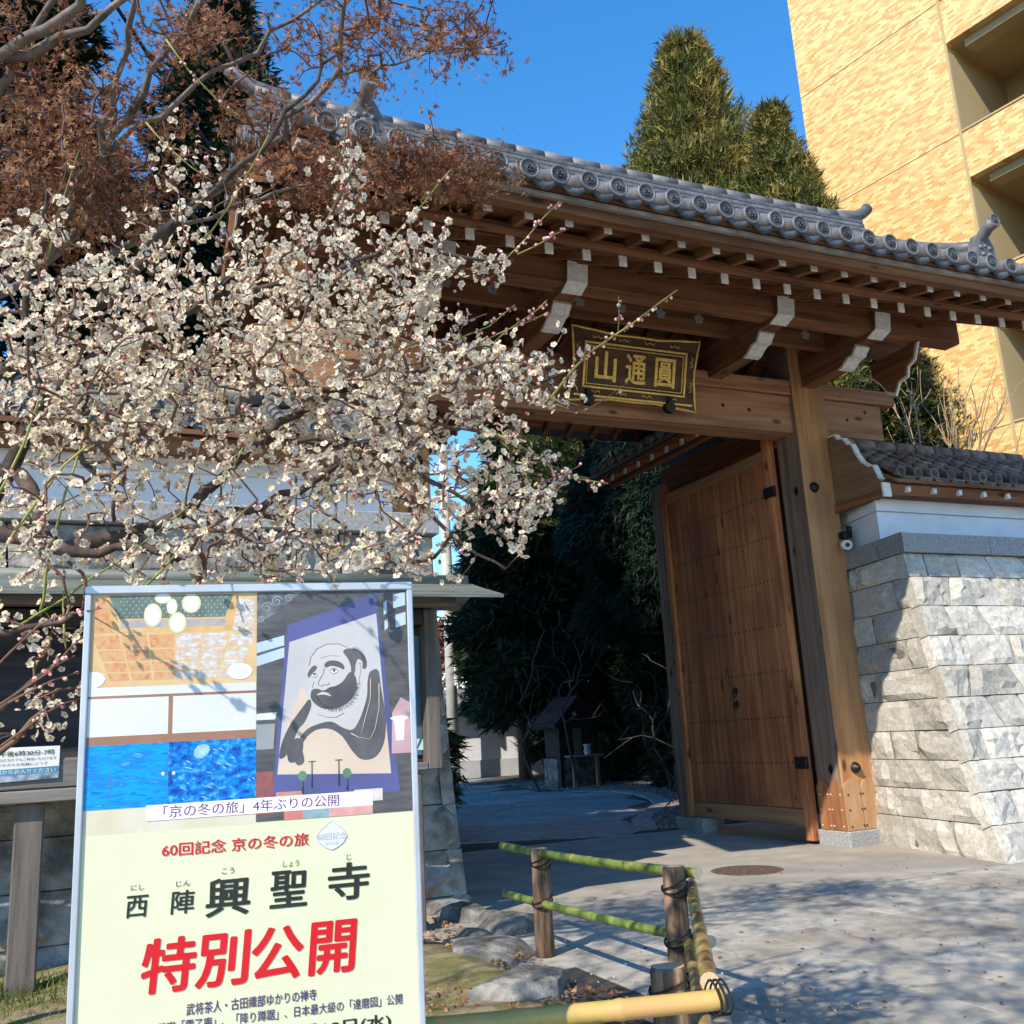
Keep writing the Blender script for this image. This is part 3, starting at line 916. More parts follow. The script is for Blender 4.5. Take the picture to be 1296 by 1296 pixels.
# little roofs over the open door leaves, running back from the gate
for side in (0, 1):
    fx = (lambda v: v) if side else mx
    sg = 1 if side else -1
    xr, xe, xe2 = 6.42, 5.50, 7.30
    zr, ze = 4.46, 4.06
    ya, yb = 7.46, 9.85
    def P2(poly):
        return [(fx(p[0]), p[1]) for p in poly][::sg]
    MB().prism(P2([(xe, ze), (xr, zr), (xe2, ze), (xe2, ze-.05), (xr, zr-.05), (xe, ze-.05)]), ya, yb, 'y').build('side_roof', M_tile, gate)
    MB().prism(P2([(xe+.02, ze-.10), (xe+.02, ze-.052), (xr, zr-.052), (xr, zr-.10)]), ya, yb-.02, 'y').build('side_eave', M_wy, gate)
    MB().prism(P2([(xe+.28, ze-.10), (xe+.28, ze-.02), (xe+.36, ze+.01), (xe+.36, ze-.10)]), ya, yb-.05, 'y').build('side_purlin', M_beam if False else M_wy, gate)
    MB().prism(P2([(xe+.0, ze-.17), (xe+.02, ze-.02), (xr, zr-.02), (xr, zr-.2)]), yb, yb+.03, 'y').build('side_barge_board', M_wx, gate)
    k = 0
    y = ya+.12
    while y < yb-.05:
        MB().tube([(fx(xe-.03), y, ze+.03), (fx(xr), y, zr+.03)], .05, 8).build('side_cover_tile', M_tile, gate)
        y += .21
    y = ya+.15
    while y < yb-.05:
        MB().prism(P2([(xe+.05, ze-.155), (xe+.05, ze-.10), (xe+.5, ze+.10), (xe+.5, ze+.04)]), y, y+.05, 'y').build('side_rafter', M_wx, gate)
        xw = fx(xe+.045)
        MB().box(xw-.006, xw+.006, y-.002, y+.052, ze-.158, ze-.098).build('rafter_end', M_white, gate)
        y += .285
    MB().tube([(fx(xr), ya, zr+.09), (fx(xr), yb+.05, zr+.12)], .08, 10).build('side_ridge_tile', M_tile, gate)
    MB().box(*sorted((fx(6.33), fx(6.53))), 7.36, 9.55, 3.86, 4.10, c=.01).build('side_beam', M_wy, gate)
    # frame of the door recess behind the leaf
    MB().box(*sorted((fx(6.27), fx(6.36))), 7.34, 9.42, 3.75, 3.9, c=.006).build('recess_lintel', M_wy, gate)
    mb_ = MB()
    mb_.box(*sorted((fx(6.42), fx(6.46))), 7.34, 9.44, .25, 3.86)
    mb_.build('recess_wall', M_wz, gate)
    # wing board beside the post with a scalloped white edge
    wp = [(6.985, 3.08), (6.985, 3.76), (6.90, 3.755), (6.86, 3.70), (6.80, 3.69), (6.75, 3.62), (6.70, 3.60), (6.66, 3.50), (6.60, 3.40), (6.52, 3.34), (6.47, 3.33), (6.44, 3.26), (6.42, 3.20), (6.40, 3.19), (6.40, 3.06)]
    MB().prism(wp, *sorted((fx(6.60), fx(6.64))), 'x').build('wing_board', mat('brown_wing_board', [(0.16, 0.085, 0.045), (0.26, 0.15, 0.085)], scale=1, stretch=(8, 1, 14), rough=.7, bump=.3), gate)
    ed = wp[1:-1]
    top_ = [(p[0]-.016, p[1]+.012) for p in ed]
    MB().prism(ed+top_[::-1], *sorted((fx(6.592), fx(6.648))), 'x').build('wing_edge', M_white, gate)
    MB().prism([(7.0, 3.01), (7.0, 3.09), (6.38, 3.09), (6.38, 3.03)], *sorted((fx(6.58), fx(6.66))), 'x').build('wing_rail', M_wy, gate)
    MB().box(*sorted((fx(6.575), fx(6.665))), 6.355, 6.378, 3.02, 3.15).build('wing_rail_end', M_white, gate)

# ------------------------------------------------------------------ name plaque over the entrance
pq = thing('name_plaque', 'dark wooden name plaque with gilded frame and three gold characters hung under the gate roof', 'plaque',
           (4.375, 6.94, 3.90), local=True, rot=(math.radians(16), 0, 0))
M_pq = mat('dark_plaque_wood', [(0.045, 0.022, 0.012), (0.11, 0.055, 0.03)], scale=1.2, stretch=(1.5, 9, 14), rough=0.55, bump=0.3, bscale=4, bdist=0.003)
pq.scale = (1, 1, .93)
def wav(hw, hh, amp=.02):
    P = []
    for (a, b_) in (((-hw-.03, 0-.03), (hw+.03, 0-.03)), ((hw+.03, 0-.03), (hw+.03, hh+.03)), ((hw+.03, hh+.03), (-hw-.03, hh+.03)), ((-hw-.03, hh+.03), (-hw-.03, 0-.03))):
        L_ = math.hypot(b_[0]-a[0], b_[1]-a[1])
        nn = 12 if L_ > .9 else 7
        nx_, nz_ = (b_[1]-a[1])/L_, -(b_[0]-a[0])/L_
        for i in range(nn):
            t = i/nn
            d = -.045*math.sin(math.pi*t)**.7+amp*.5*abs(math.sin(math.pi*t*(3 if L_ > .9 else 2)))
            P.append((a[0]+(b_[0]-a[0])*t+nx_*d, a[1]+(b_[1]-a[1])*t+nz_*d))
    return P
outp = wav(.62, .62)
MB().prism(outp, -.03, .0, 'y').build('back_board', M_pq, pq)
loop = [(p[0], -.035, p[1]) for p in outp]+[(outp[0][0], -.035, outp[0][1])]
MB().tube(loop, .011, 5, caps=False, smooth=False).build('wavy_gilt_edge', M_gold, pq)
for (x0, x1, z0, z1) in ((-.52, .52, .505, .525), (-.52, .52, .095, .115), (-.52, -.50, .115, .505), (.50, .52, .115, .505)):
    MB().box(x0, x1, -.05, -.031, z0, z1, c=.004).build('gilt_moulding', M_gold, pq)
for (x0, x1, z0, z1) in ((-.487, .487, .481, .488), (-.487, .487, .132, .139), (-.487, -.480, .139, .481), (.480, .487, .139, .481)):
    MB().box(x0, x1, -.042, -.031, z0, z1).build('gilt_line', M_gold, pq)
MB().box(-.60, .60, -.058, -.032, .015, .035, c=.004).build('gilt_sill', M_gold, pq)
for i in range(4):
    for zz, fl_ in ((.575, 1), (.062, -1)):
        cx = -.39+i*.26
        P = [(cx-.05, -.034, zz+.008*fl_), (cx-.042, -.034, zz-.012*fl_), (cx-.02, -.034, zz-.012*fl_), (cx, -.034, zz+.006*fl_), (cx+.02, -.034, zz-.012*fl_), (cx+.042, -.034, zz-.012*fl_), (cx+.05, -.034, zz+.008*fl_)]
        MB().tube(P, .005, 4).build('gilt_scroll', M_gold, pq)
for i in range(2):
    for xx, fl_ in ((.575, 1), (-.575, -1)):
        cz = .2+i*.24
        P = [(xx-.008*fl_, -.034, cz-.05), (xx+.012*fl_, -.034, cz-.04), (xx+.012*fl_, -.034, cz-.02), (xx-.006*fl_, -.034, cz), (xx+.012*fl_, -.034, cz+.02), (xx+.012*fl_, -.034, cz+.04), (xx-.008*fl_, -.034, cz+.05)]
        MB().tube(P, .005, 4).build('gilt_scroll', M_gold, pq)
def add_text(s, cx, cz, w, h, m, parent, y=-.032, bold=0.0, name='lettering', thick=0.0, shear=0.0, **kw):
    """text fitted to a w by h box centred on (cx, cz) in the parent's x-z plane, facing -y; bold widens every stroke"""
    me0 = text_mesh(s, 1.0, 0.0)
    co = np.empty(len(me0.vertices)*3)
    me0.vertices.foreach_get('co', co)
    co = co.reshape(-1, 3)
    fs0 = [tuple(p.vertices) for p in me0.polygons]
    lo_, hi_ = co.min(0), co.max(0)
    sx, sy = w/(hi_[0]-lo_[0]), h/(hi_[1]-lo_[1])
    o_ = np.zeros_like(co)
    o_[:, 0] = (co[:, 0]-(lo_[0]+hi_[0])/2)*sx
    o_[:, 2] = (co[:, 1]-(lo_[1]+hi_[1])/2)*sy
    o_[:, 0] += shear*o_[:, 2]
    V, F = [o_], list(fs0)
    if bold > 0:
        for k in range(8):
            a = 2*math.pi*k/8
            V.append(o_+np.array([bold*sx*math.cos(a), -1e-6*(k+1), bold*sy*.7*math.sin(a)]))
            F += [tuple(i+len(co)*(k+1) for i in f) for f in fs0]
    me = bpy.data.meshes.new(name)
    me.from_pydata([tuple(p) for p in np.concatenate(V)], [], F)
    me.materials.append(m)
    ob = put(name, me, (cx, y, cz), parent, **kw)
    if thick > 0:
        sd_ = ob.modifiers.new('thick', 'SOLIDIFY')
        sd_.thickness = thick
        sd_.offset = 0
    return ob
for ch, cx in (('圓', .30), ('通', .0), ('山', -.30)):
    add_text(ch, cx, .31, .20, .27, M_gold, pq, y=-.036, bold=.02, name='gold_character', thick=.012)
for xx in (-.46, .36):
    MB().lathe((xx, -.05, -.01), [(.05, -.03), (.065, 0), (.05, .04), (.03, .06)], 10, 'y').build('iron_bracket', M_iron, pq)
    MB().box(xx-.02, xx+.02, -.07, -.03, 0, .09, c=.004).build('iron_hook', M_iron, pq)

# ------------------------------------------------------------------ stone walls beside the gate
def stone_grid(parent, m, P00, P10, P01, P11, rng_, nx_=5, nz_=3, bulge=.03, gap=.0040, name='stone', depth=.10):
    """one rough faced block; corners bottom-left, bottom-right, top-left, top-right as seen from outside"""
    P00, P10, P01, P11 = [np.array(p, float) for p in (P00, P10, P01, P11)]
    ux = (P10-P00)/np.linalg.norm(P10-P00)
    uz = (P01-P00)/np.linalg.norm(P01-P00)
    nrm = np.cross(ux, uz)
    nrm /= np.linalg.norm(nrm)
    g_ = gap
    gx_ = gap*1.7
    A, B, C, D = P00+ux*gx_+uz*g_, P10-ux*gx_+uz*g_, P01+ux*gx_-uz*g_, P11-ux*gx_-uz*g_
    vs, fs = [], []
    tilt = rng_.uniform(-.02, .02), rng_.uniform(-.008, .012)
    step = rng_.uniform(-.006, .010)
    crack = rng_.uniform(.15, .85), rng_.uniform(-.6, .6)
    for j in range(nz_+1):
        for i in range(nx_+1):
            u, v = i/nx_, j/nz_
            uu = u if i in (0, nx_) else u+rng_.uniform(-.25, .25)/nx_
            vv = v if j in (0, nz_) else v+rng_.uniform(-.25, .25)/nz_
            p = (A*(1-uu)+B*uu)*(1-vv)+(C*(1-uu)+D*uu)*vv
            edge = i in (0, nx_) or j in (0, nz_)
            h = -.008 if edge else bulge*(.40+rng_.uniform(-.55, .6))+tilt[0]*(uu-.5)*4+tilt[1]*(vv-.5)*4
            if not edge and (uu-crack[0])+crack[1]*(vv-.5) > 0:
                h -= bulge*.25
            h += step
            if edge:
                if i in (0, nx_):
                    h -= .008
                h += rng_.uniform(-.003, .005)
            vs.append(p+nrm*h)
    for j in range(nz_):
        for i in range(nx_):
            a = j*(nx_+1)+i
            q = (a, a+1, a+nx_+2, a+nx_+1)
            if (i+j) % 2:
                fs += [(q[0], q[1], q[2]), (q[0], q[2], q[3])]
            else:
                fs += [(q[0], q[1], q[3]), (q[1], q[2], q[3])]
    n0 = len(vs)
    vs += [A-nrm*depth, B-nrm*depth, D-nrm*depth, C-nrm*depth]
    r_ = nx_+1
    bottom = list(range(0, nx_+1))
    top = [nz_*r_+i for i in range(nx_+1)]
    left = [j*r_ for j in range(nz_+1)]
    right = [j*r_+nx_ for j in range(nz_+1)]
    fs += [tuple(bottom[::-1]+[n0, n0+1]), tuple(top+[n0+2, n0+3]), tuple(left+[n0+3, n0]), tuple(right[::-1]+[n0+1, n0+2])]
    mb_ = MB().add(vs, fs)
    return mb_.build(name, m, parent)

CZ = [0.0, .258, .494, .727, .965, 1.22, 1.475, 1.73, 1.99, 2.25, 2.46]
def rc(z):       # right wall corner line (leans in towards the top)
    t = max(0, z/2.63)**.8
    return np.array([6.27+.23*t, 5.40+.80*t, z])
def rs(z):       # right wall start, against the gate post
    t = z/2.63
    return np.array([6.60+.10*t, 7.08+.10*t, z])
rw = thing('stone_wall', 'battered wall of rough pale granite blocks with white plaster and tiled coping right of the gate post', 'wall', (7.5, 6.2, 0), group='walls beside the gate')
rr = random.Random(21)
seq = None
for ci in range(len(CZ)-1):
    z0, z1 = CZ[ci], CZ[ci+1]
    zt = z0-.05 if ci == 0 else z0
    # splayed return between post and corner
    cuts = [0, rr.uniform(.25, .42) if ci % 2 else rr.uniform(.55, .75), 1]
    if ci < 4:
        cuts = [0, rr.uniform(.2, .35), rr.uniform(.55, .75), 1]
    for a, b_ in zip(cuts[:-1], cuts[1:]):
        L_ = lambda t, z: rs(z)*(1-t)+rc(z)*t
        stone_grid(rw, M_stone, L_(a, zt), L_(b_, zt), L_(a, z1), L_(b_, z1), rr, 6, 4, .014)
    # street face
    x = 0.0
    first = True
    sk = 0.0
    while x < 3.4:
        w = rr.uniform(.34, .62)
        if first:
            w = rr.uniform(.2, .34) if ci % 2 else rr.uniform(.4, .56)
        sk2 = rr.choice([0, 0, .03, .06, -.04])
        D_ = lambda t, z: rc(z)+np.array([t, 0.0, 0])
        stone_grid(rw, M_stone, D_(x+(0 if first else sk), zt), D_(x+w+sk2, zt), D_(x-(0 if first else sk), z1), D_(x+w-sk2, z1), rr, 7, 5, .019)
        sk = sk2
        first = False
        x += w
# backing mass, coping, plaster, little tiled roof
for z0, z1 in zip(CZ[:-1], CZ[1:]):
    c0, c1, s0, s1 = rc(z0), rc(z1), rs(z0), rs(z1)
    o_ = .035
    pts = lambda s_, c_, z: [(s_[0]+o_, s_[1]+.1, z), (c_[0]+o_, c_[1]+o_, z), (10.2, c_[1]+o_, z), (10.2, 7.6, z), (s_[0]+o_, 7.6, z)]
    vs = pts(s0, c0, z0 if z0 > 0 else -.05)+pts(s1, c1, z1)
    MB().add(vs, [(4, 3, 2, 1, 0), (5, 6, 7, 8, 9)]+[(i, (i+1) % 5, 5+(i+1) % 5, 5+i) for i in range(5)]).build('wall_core', M_joint, rw)
def offs(p, d):
    return (p[0]+d[0], p[1]+d[1])
def coping_prism(poly, z0, z1, name, m, parent):
    return MB().prism(poly, z0, z1, 'z').build(name, m, parent)
S_, C_ = rs(2.46), rc(2.46)
sx, sy, cx, cy = S_[0]-.03, S_[1], C_[0]-.04, C_[1]-.05
mid = ((sx*.35+cx*.65), (sy*.35+cy*.65))
for (p, q) in (((sx, sy), mid), (mid, (cx, cy))):
    d = .003
    dx, dy = (q[0]-p[0]), (q[1]-p[1])
    L_ = math.hypot(dx, dy)
    dx, dy = dx/L_*d, dy/L_*d
    coping_prism([(p[0]+dx, p[1]+dy), (q[0]-dx, q[1]-dy), (q[0]+.5, q[1]+.5), (p[0]+.5, p[1]+.3)], 2.463, 2.635, 'coping_stone', M_coping, rw)
xx = cx
for w in (1.05, .95, 1.0, 1.1):
    coping_prism([(xx+.003, cy), (xx+w-.003, cy), (xx+w-.003, cy+.5), (xx+.003+(.0 if xx > cx else .5), cy+.5)], 2.463, 2.63, 'coping_stone', M_coping, rw)
    xx += w
def plaster(parent, poly_lo, z0, zmid, z1, step):
    MB().prism(poly_lo, z0, zmid, 'z').build('plaster', M_plaster, parent)
    cxm = sum(p[0] for p in poly_lo)/len(poly_lo)
    return None
PL = [(6.90, 7.5), (6.66, 6.56), (10.2, 6.56), (10.2, 7.5)]
MB().prism(PL, 2.61, 2.93, 'z').build('plaster', M_plaster, rw)
PL2 = [(6.87, 7.5), (6.63, 6.53), (10.2, 6.53), (10.2, 7.5)]
MB().prism(PL2, 2.932, 3.25, 'z').build('plaster', M_plaster, rw)

def wall_roof(parent, x0, x1, yc, ye, ze, zr, m, mdisc, step, r, t0, gable_rafter=True, back=True):
    """small tiled roof on a wall: rows along y, eave at ye, ridge at yc"""
    zf = lambda y: ze+(zr-ze)*(y-ye)/(yc-ye)
    MB().prism([(ye, ze-.04), (yc, zr-.04), (2*yc-ye, ze-.04), (2*yc-ye, ze-.07), (yc, zr-.10), (ye, ze-.07)], x0, x1, 'x').build('roof_deck', M_wx, parent)
    em = eave_tile_mesh(r, .16, .16*(zr-ze)/(yc-ye), [m, mdisc], 'eave_tile')
    lm = lip_mesh(step, m)
    x = x0+t0
    # each row is laid from overlapping tiles
    nseg = 5
    row = MB()
    for i in range(nseg):
        ya = ye+.1+(yc-ye-.1)*i/nseg
        yb = ye+.1+(yc-ye-.1)*(i+1)/nseg+.02
        row.tube([(0, ya, zf(ya)+.03+.006), (0, yb, zf(yb)+.03-.006)], [r*.86, r*.74], 8)
    for i in range(nseg+1):
        ya = ye+.0+(yc-ye)*i/(nseg+1)
        yb = ya+(yc-ye)/(nseg+1)+.03
        vs = []
        for (yy, dz) in ((ya, .012), (yb, -.004)):
            for t in (0, .25, .5, .75, 1):
                vs.append((step*t, yy, zf(yy)+dz-.022*math.sin(math.pi*t)))
        vs += [(p[0], p[1], p[2]-.014) for p in vs[:5]]
        row.add(vs, [(j, j+1, 5+j+1, 5+j) for j in range(4)]+[(10+j, 10+j+1, j+1, j) for j in range(4)])
    rm = row.mesh('tile_row', m)
    while x < x1:
        put('eave_tile', em, (x, ye, ze+.035), parent)
        put('eave_pan_tile', lm, (x+step/2, ye+.01, ze+.012), parent)
        put('tile_row', rm, (x, 0, 0), parent)
        if back:
            put('tile_row', rm, (x, 2*yc, 0), parent, rot=(0, 0, math.pi)) if False else None
        x += step
    MB().add([(x0, yc, zr-.02), (x1, yc, zr-.02), (x1, 2*yc-ye, ze-.02), (x0, 2*yc-ye, ze-.02)], [(0, 1, 2, 3)]).build('rear_roof_slope', m, parent)
    xx = x0
    while xx < x1-.02:
        b_ = min(x1, xx+.26)
        MB().tube([(xx, yc, zr+.05), (b_-.01, yc, zr+.05)], [.085, .078], 8).build('ridge_tile', m, parent)
        xx = b_
    # eave timber with white rafter ends
    MB().prism([(ye+.06, ze-.07), (ye+.45, ze-.0), (ye+.45, ze-.16), (ye+.10, ze-.16)], x0, x1, 'x').build('eave_timber', M_wx, parent)
    wme = MB().box(-.02, .02, 0, .05, -.025, .025, c=.002).mesh('rafter_end', M_white)
    x = x0+.18
    while x < x1:
        put('rafter_end', wme, (x, ye+.045, ze-.115), parent)
        x += .32
M_tilebdisc = mat('brown_tile_relief', [(0.06, 0.05, 0.045), (0.13, 0.115, 0.105)], scale=30, rough=0.7, bump=.3, vary=.2)
wall_roof(rw, 6.665, 10.2, 7.02, 6.27, 3.205, 3.66, M_tilebrown, M_tilebdisc, .205, .052, .06)

# left wall: bigger darker blocks, front face parallel to the street
lw = thing('stone_wall', 'weathered grey granite wall with white plaster and tiled roof behind the blossoms left of the gate', 'wall', (-1, 6.4, 0), group='walls beside the gate')
def lc(z):
    return np.array([2.47-.23*max(0, z/2.6)**.75, 6.42-.10*z/2.6, z])
LZ = [-.07, .10, .394, .686, .974, 1.26, 1.55, 1.84, 2.14, 2.50]
rr = random.Random(8)
for ci in range(len(LZ)-1):
    z0, z1 = LZ[ci], LZ[ci+1]
    x = 0.0
    first = True
    while x < 4.6:
        w = rr.uniform(.5, .9)
        D_ = lambda t, z: lc(z)-np.array([t, 0, 0])
        stone_grid(lw, M_stoneold, D_(x+w, z0), D_(x, z0), D_(x+w, z1), D_(x, z1), rr, 6, 4, .05)
        x += w
    # return face towards the passage
    q0, q1 = lc(z0), lc(z1)
    stone_grid(lw, M_stoneold, q0, q0+np.array([-.02, .5, 0]), q1, q1+np.array([-.02, .5, 0]), rr, 4, 3, .03)
MB().prism([(-4, 6.45), (2.20, 6.45), (2.10, 7.5), (-4, 7.5)], -.07, 2.50, 'z').build('wall_core', M_joint, lw)
xx = 2.29
for w in (.9, 1.1, 1.0, 1.05, 1.0, 1.0):
    MB().box(xx-w+.003, xx-.003, 6.26, 6.9, 2.505, 2.65, c=.008).build('coping_stone', M_coping, lw)
    xx -= w
MB().box(-4, 2.05, 6.58, 7.3, 2.62, 2.93).build('plaster', M_plaster, lw)
MB().box(-4, 2.07, 6.55, 7.3, 2.932, 3.22).build('plaster', M_plaster, lw)
wall_roof(lw, -4, 2.1, 7.02, 6.27, 3.18, 3.62, M_tile, M_tiledark, .205, .052, .1)

# security camera on the right post
sc = thing('security_camera', 'small white cylindrical security camera on a black bracket at the right gate post', 'camera', (6.62, 6.9, 2.67))
mb_ = MB().tube([(6.49, 6.80, 2.66), (6.60, 6.97, 2.70)], [.045, .045], 14)
mb_.build('housing', mat('white_plastic', [(0.62, 0.62, 0.60), (0.75, 0.75, 0.73)], scale=5, rough=.4, bump=0), sc)
d = np.array([6.49-6.60, 6.80-6.97, -.04])
d = d/np.linalg.norm(d)
p0 = np.array([6.49, 6.80, 2.66])
MB().tube([p0, p0+d*.004], .030, 14).build('lens_ring', mat('grey_plastic', [(0.3, 0.3, 0.3), (0.4, 0.4, 0.4)], bump=0), sc)
MB().tube([p0+d*.004, p0+d*.008], .018, 12).build('lens', M_iron, sc)
MB().box(6.56, 6.60, 6.89, 6.94, 2.70, 2.78, c=.006).box(6.58, 6.68, 6.91, 7.0, 2.76, 2.82, c=.008).box(6.63, 6.67, 6.9, 6.94, 2.80, 2.87, c=.006).build('bracket', M_iron, sc)

# ------------------------------------------------------------------ orange tiled apartment building
def brick_mat():
    m = bpy.data.materials.new('orange_wall_tile')
    m.use_nodes = True
    nt = m.node_tree
    N, L = nt.nodes, nt.links
    tc = N.new('ShaderNodeTexCoord')
    sp = N.new('ShaderNodeSeparateXYZ')
    L.new(tc.outputs['Object'], sp.inputs[0])
    cb = N.new('ShaderNodeCombineXYZ')
    L.new(sp.outputs['Y'], cb.inputs[0])
    L.new(sp.outputs['Z'], cb.inputs[1])
    br = N.new('ShaderNodeTexBrick')
    br.inputs['Color1'].default_value = (0.55, 0.285, 0.08, 1)
    br.inputs['Color2'].default_value = (0.86, 0.60, 0.27, 1)
    br.inputs['Mortar'].default_value = (0.55, 0.38, 0.19, 1)
    br.inputs['Scale'].default_value = 1.0
    br.inputs['Mortar Size'].default_value = 0.004
    br.inputs['Mortar Smooth'].default_value = 0.2
    br.inputs['Brick Width'].default_value = 0.15
    br.inputs['Row Height'].default_value = 0.054
    L.new(cb.outputs[0], br.inputs['Vector'])
    nz = N.new('ShaderNodeTexNoise')
    nz.inputs['Scale'].default_value = 1.3
    nz.inputs['Detail'].default_value = 4
    L.new(tc.outputs['Object'], nz.inputs['Vector'])
    mr = N.new('ShaderNodeMapRange')
    mr.inputs['To Min'].default_value = 0.92
    mr.inputs['To Max'].default_value = 1.08
    L.new(nz.outputs[0], mr.inputs['Value'])
    mxx = N.new('ShaderNodeVectorMath')
    mxx.operation = 'SCALE'
    L.new(br.outputs['Color'], mxx.inputs[0])
    L.new(mr.outputs[0], mxx.inputs['Scale'])
    b = N['Principled BSDF']
    L.new(mxx.outputs[0], b.inputs['Base Color'])
    b.inputs['Roughness'].default_value = 0.55
    bp = N.new('ShaderNodeBump')
    bp.inputs['Strength'].default_value = 0.5
    bp.inputs['Distance'].default_value = 0.004
    bp.invert = True
    L.new(br.outputs['Fac'], bp.inputs['Height'])
    L.new(bp.outputs[0], b.inputs['Normal'])
    return m
M_brick = brick_mat()
M_stucco = mat('ochre_render', [(0.41, 0.315, 0.165), (0.45, 0.35, 0.19)], scale=1, rough=.9, bump=.15, bscale=60, bdist=.004)
M_seam = mat('grey_sealant', [(0.25, 0.20, 0.14), (0.30, 0.24, 0.17)], bump=0)
d0 = ray(1200, 500)
d0 = d0/np.hypot(d0[0], d0[1])*20
FP = CAM+d0
ang = math.radians(10)       # facade runs 10 degrees off the depth axis
bld = thing('apartment_building', 'tall apartment building faced in orange brick tiles with open balcony bays', 'building', (FP[0], FP[1], 0), local=True, rot=(0, 0, ang))
# local frame: y along the facade (away), x inwards, z up
yF, yN = 2.38, -9.0
jy = -1.13                   # far jamb of the balcony bays
DEP = 2.1
Hh = 24.3
def lbox(name, x0, x1, y0, y1, z0, z1, m, parent=bld, c=0.0):
    v = MB().box(x0, x1, y0, y1, z0, z1, c=c)
    me = v.mesh(name, m)
    return put(name, me, (0, 0, 0), parent)
# full-height tiled pier at the far end, cut into storey lifts with sealant seams
zs = [0.0, 3.19, 6.19, 9.19, 12.20, 15.21, 18.2, 21.2, 24.3]
for a, b_ in zip(zs[:-1], zs[1:]):
    lbox('wall_panel', 0, 9, jy, yF, a+.012, b_-.012, M_brick)
    lbox('sealant_joint', .01, 8.99, jy+.004, yF-.01, b_-.012, b_+.012, M_seam)
    # parapet of the bay and its joint line
    lbox('parapet', 0, .18, yN, jy-.004, b_-.98, b_+.012-.024, M_brick)
    lbox('sealant_joint', .01, .17, yN+.01, jy-.01, b_-.012, b_+.012, M_seam)
    lbox('parapet_cap', -.012, .20, yN, jy-.006, b_+.012, b_+.05, M_stucco)
    # slab, soffit beam and stepped beam at the top of the opening
    lbox('floor_slab', .18, DEP, yN, jy-.004, b_-1.0, b_-.80, M_stucco)
    lbox('soffit_beam', .19, .55, yN, jy-.30, b_-1.16, b_-1.0, M_stucco)
    lbox('jamb_lining', .03, DEP, jy-.035, jy-.006, a+.052, b_-1.165, M_stucco)
    lbox('back_wall', DEP, 9, yN, jy-.004, a, b_-.003, M_stucco)
for yy in (-2.9, -5.4, -7.8):
    lbox('bay_fin', .3, DEP-.002, yy, yy+.16, .1, Hh-1.2, M_stucco)
lbox('jamb_trim', -.015, .02, jy-.035, jy+.02, .1, Hh-.2, M_stucco)
lbox('roof_parapet', -.03, 9.03, yN, yF+.03, Hh, Hh+.3, M_stucco)

# ------------------------------------------------------------------ exhibition poster board (near left)
T0 = (0.0188, 2.0243, 1.4203)
ps = thing('poster_board', 'large upright poster board in silver frame with red Japanese lettering on pale yellow', 'sign',
           T0, local=True, rot=(0, 0, math.radians(-9.18)))
def flat(name, cols, **kw):
    kw.setdefault('bump', 0)
    if 'print' in name:
        g0 = .05
        cols = [tuple(.74*(v*.86+sum(c)/3*.14+g0*(v < .75)) for v in c) for c in cols] if 'text' not in name and 'yellow_print' not in name and name not in ('print_blue_wave', 'print_blue_rays', 'print_red', 'print_charcoal', 'print_violet', 'print_purple') else [tuple(.74*v for v in c) for c in cols]
    kw.setdefault('rough', .35)
    kw.setdefault('scale', 6)
    return mat(name, cols, **kw)
M_alu = flat('brushed_aluminium', [(0.42, 0.45, 0.50), (0.52, 0.56, 0.62)], rough=.35, metal=.35)
W_ = .62
HB = 1.26
MB().box(0.0, W_, 0.0, .02, -HB, 0, c=0).build('backing', M_alu, ps) if False else None
def pb(name, u0, u1, v0, v1, y0, y1, m, c=0.0, parent=ps):
    return put(name, MB().box(u0, u1, y0, y1, v0, v1, c=c).mesh(name, m), (0, 0, 0), parent)
pb('backing_panel', .004, W_-.004, -HB, -.004, .002, .018, M_alu)
pb('frame_rail', -.006, W_+.006, -.010, .006, -.008, .022, M_alu, .002)
pb('frame_rail', -.006, .006, -HB, -.0102, -.008, .022, M_alu, .002)
pb('frame_rail', W_-.006, W_+.006, -HB, -.0102, -.008, .022, M_alu, .002)
pb('frame_rail', .0062, W_-.0062, -HB, -HB+.014, -.008, .022, M_alu, .002)
for u in (.02, W_-.05):
    put('leg', MB().tube([(u+.015, .01, -HB+.01), (u+.015, .0, -1.415)], .012, 8).mesh('leg', M_alu), (0, 0, 0), ps)
    put('leg', MB().tube([(u+.015, .024, -.3), (u+.015, .50, -1.415)], .012, 8).mesh('leg', M_alu), (0, 0, 0), ps)
M_paper = flat('pale_yellow_print', [(0.83, 0.86, 0.56), (0.85, 0.88, 0.60)])
pb('print', .0062, W_-.0062, -HB+.0142, -.0104, -.001, .0018, M_paper)
LAY = [0]
def poly(name, pts, m, parent=ps, lay=None):
    """flat printed shape, each on its own thin layer"""
    if lay is None:
        LAY[0] += 1
        lay = LAY[0]
    y = -.00110-.00001*lay
    me = MB().add([(p[0], y, p[1]) for p in pts], [tuple(range(len(pts)))]).mesh(name, m)
    o = put(name, me, (0, 0, 0), parent)
    return o
def smooth_poly(name, pts, m, k=4, **kw):
    P = []
    n_ = len(pts)
    for i in range(n_):
        p0, p1, p2, p3 = [np.array(pts[(i+j) % n_]) for j in (-1, 0, 1, 2)]
        for q in range(k):
            t = q/k
            P.append(tuple(.5*((2*p1)+(-p0+p2)*t+(2*p0-5*p1+4*p2-p3)*t*t+(-p0+3*p1-3*p2+p3)*t**3)))
    return poly(name, P, m, **kw)
def rect(name, u0, u1, v0, v1, m):
    return poly(name, [(u0, v0), (u1, v0), (u1, v1), (u0, v1)], m)
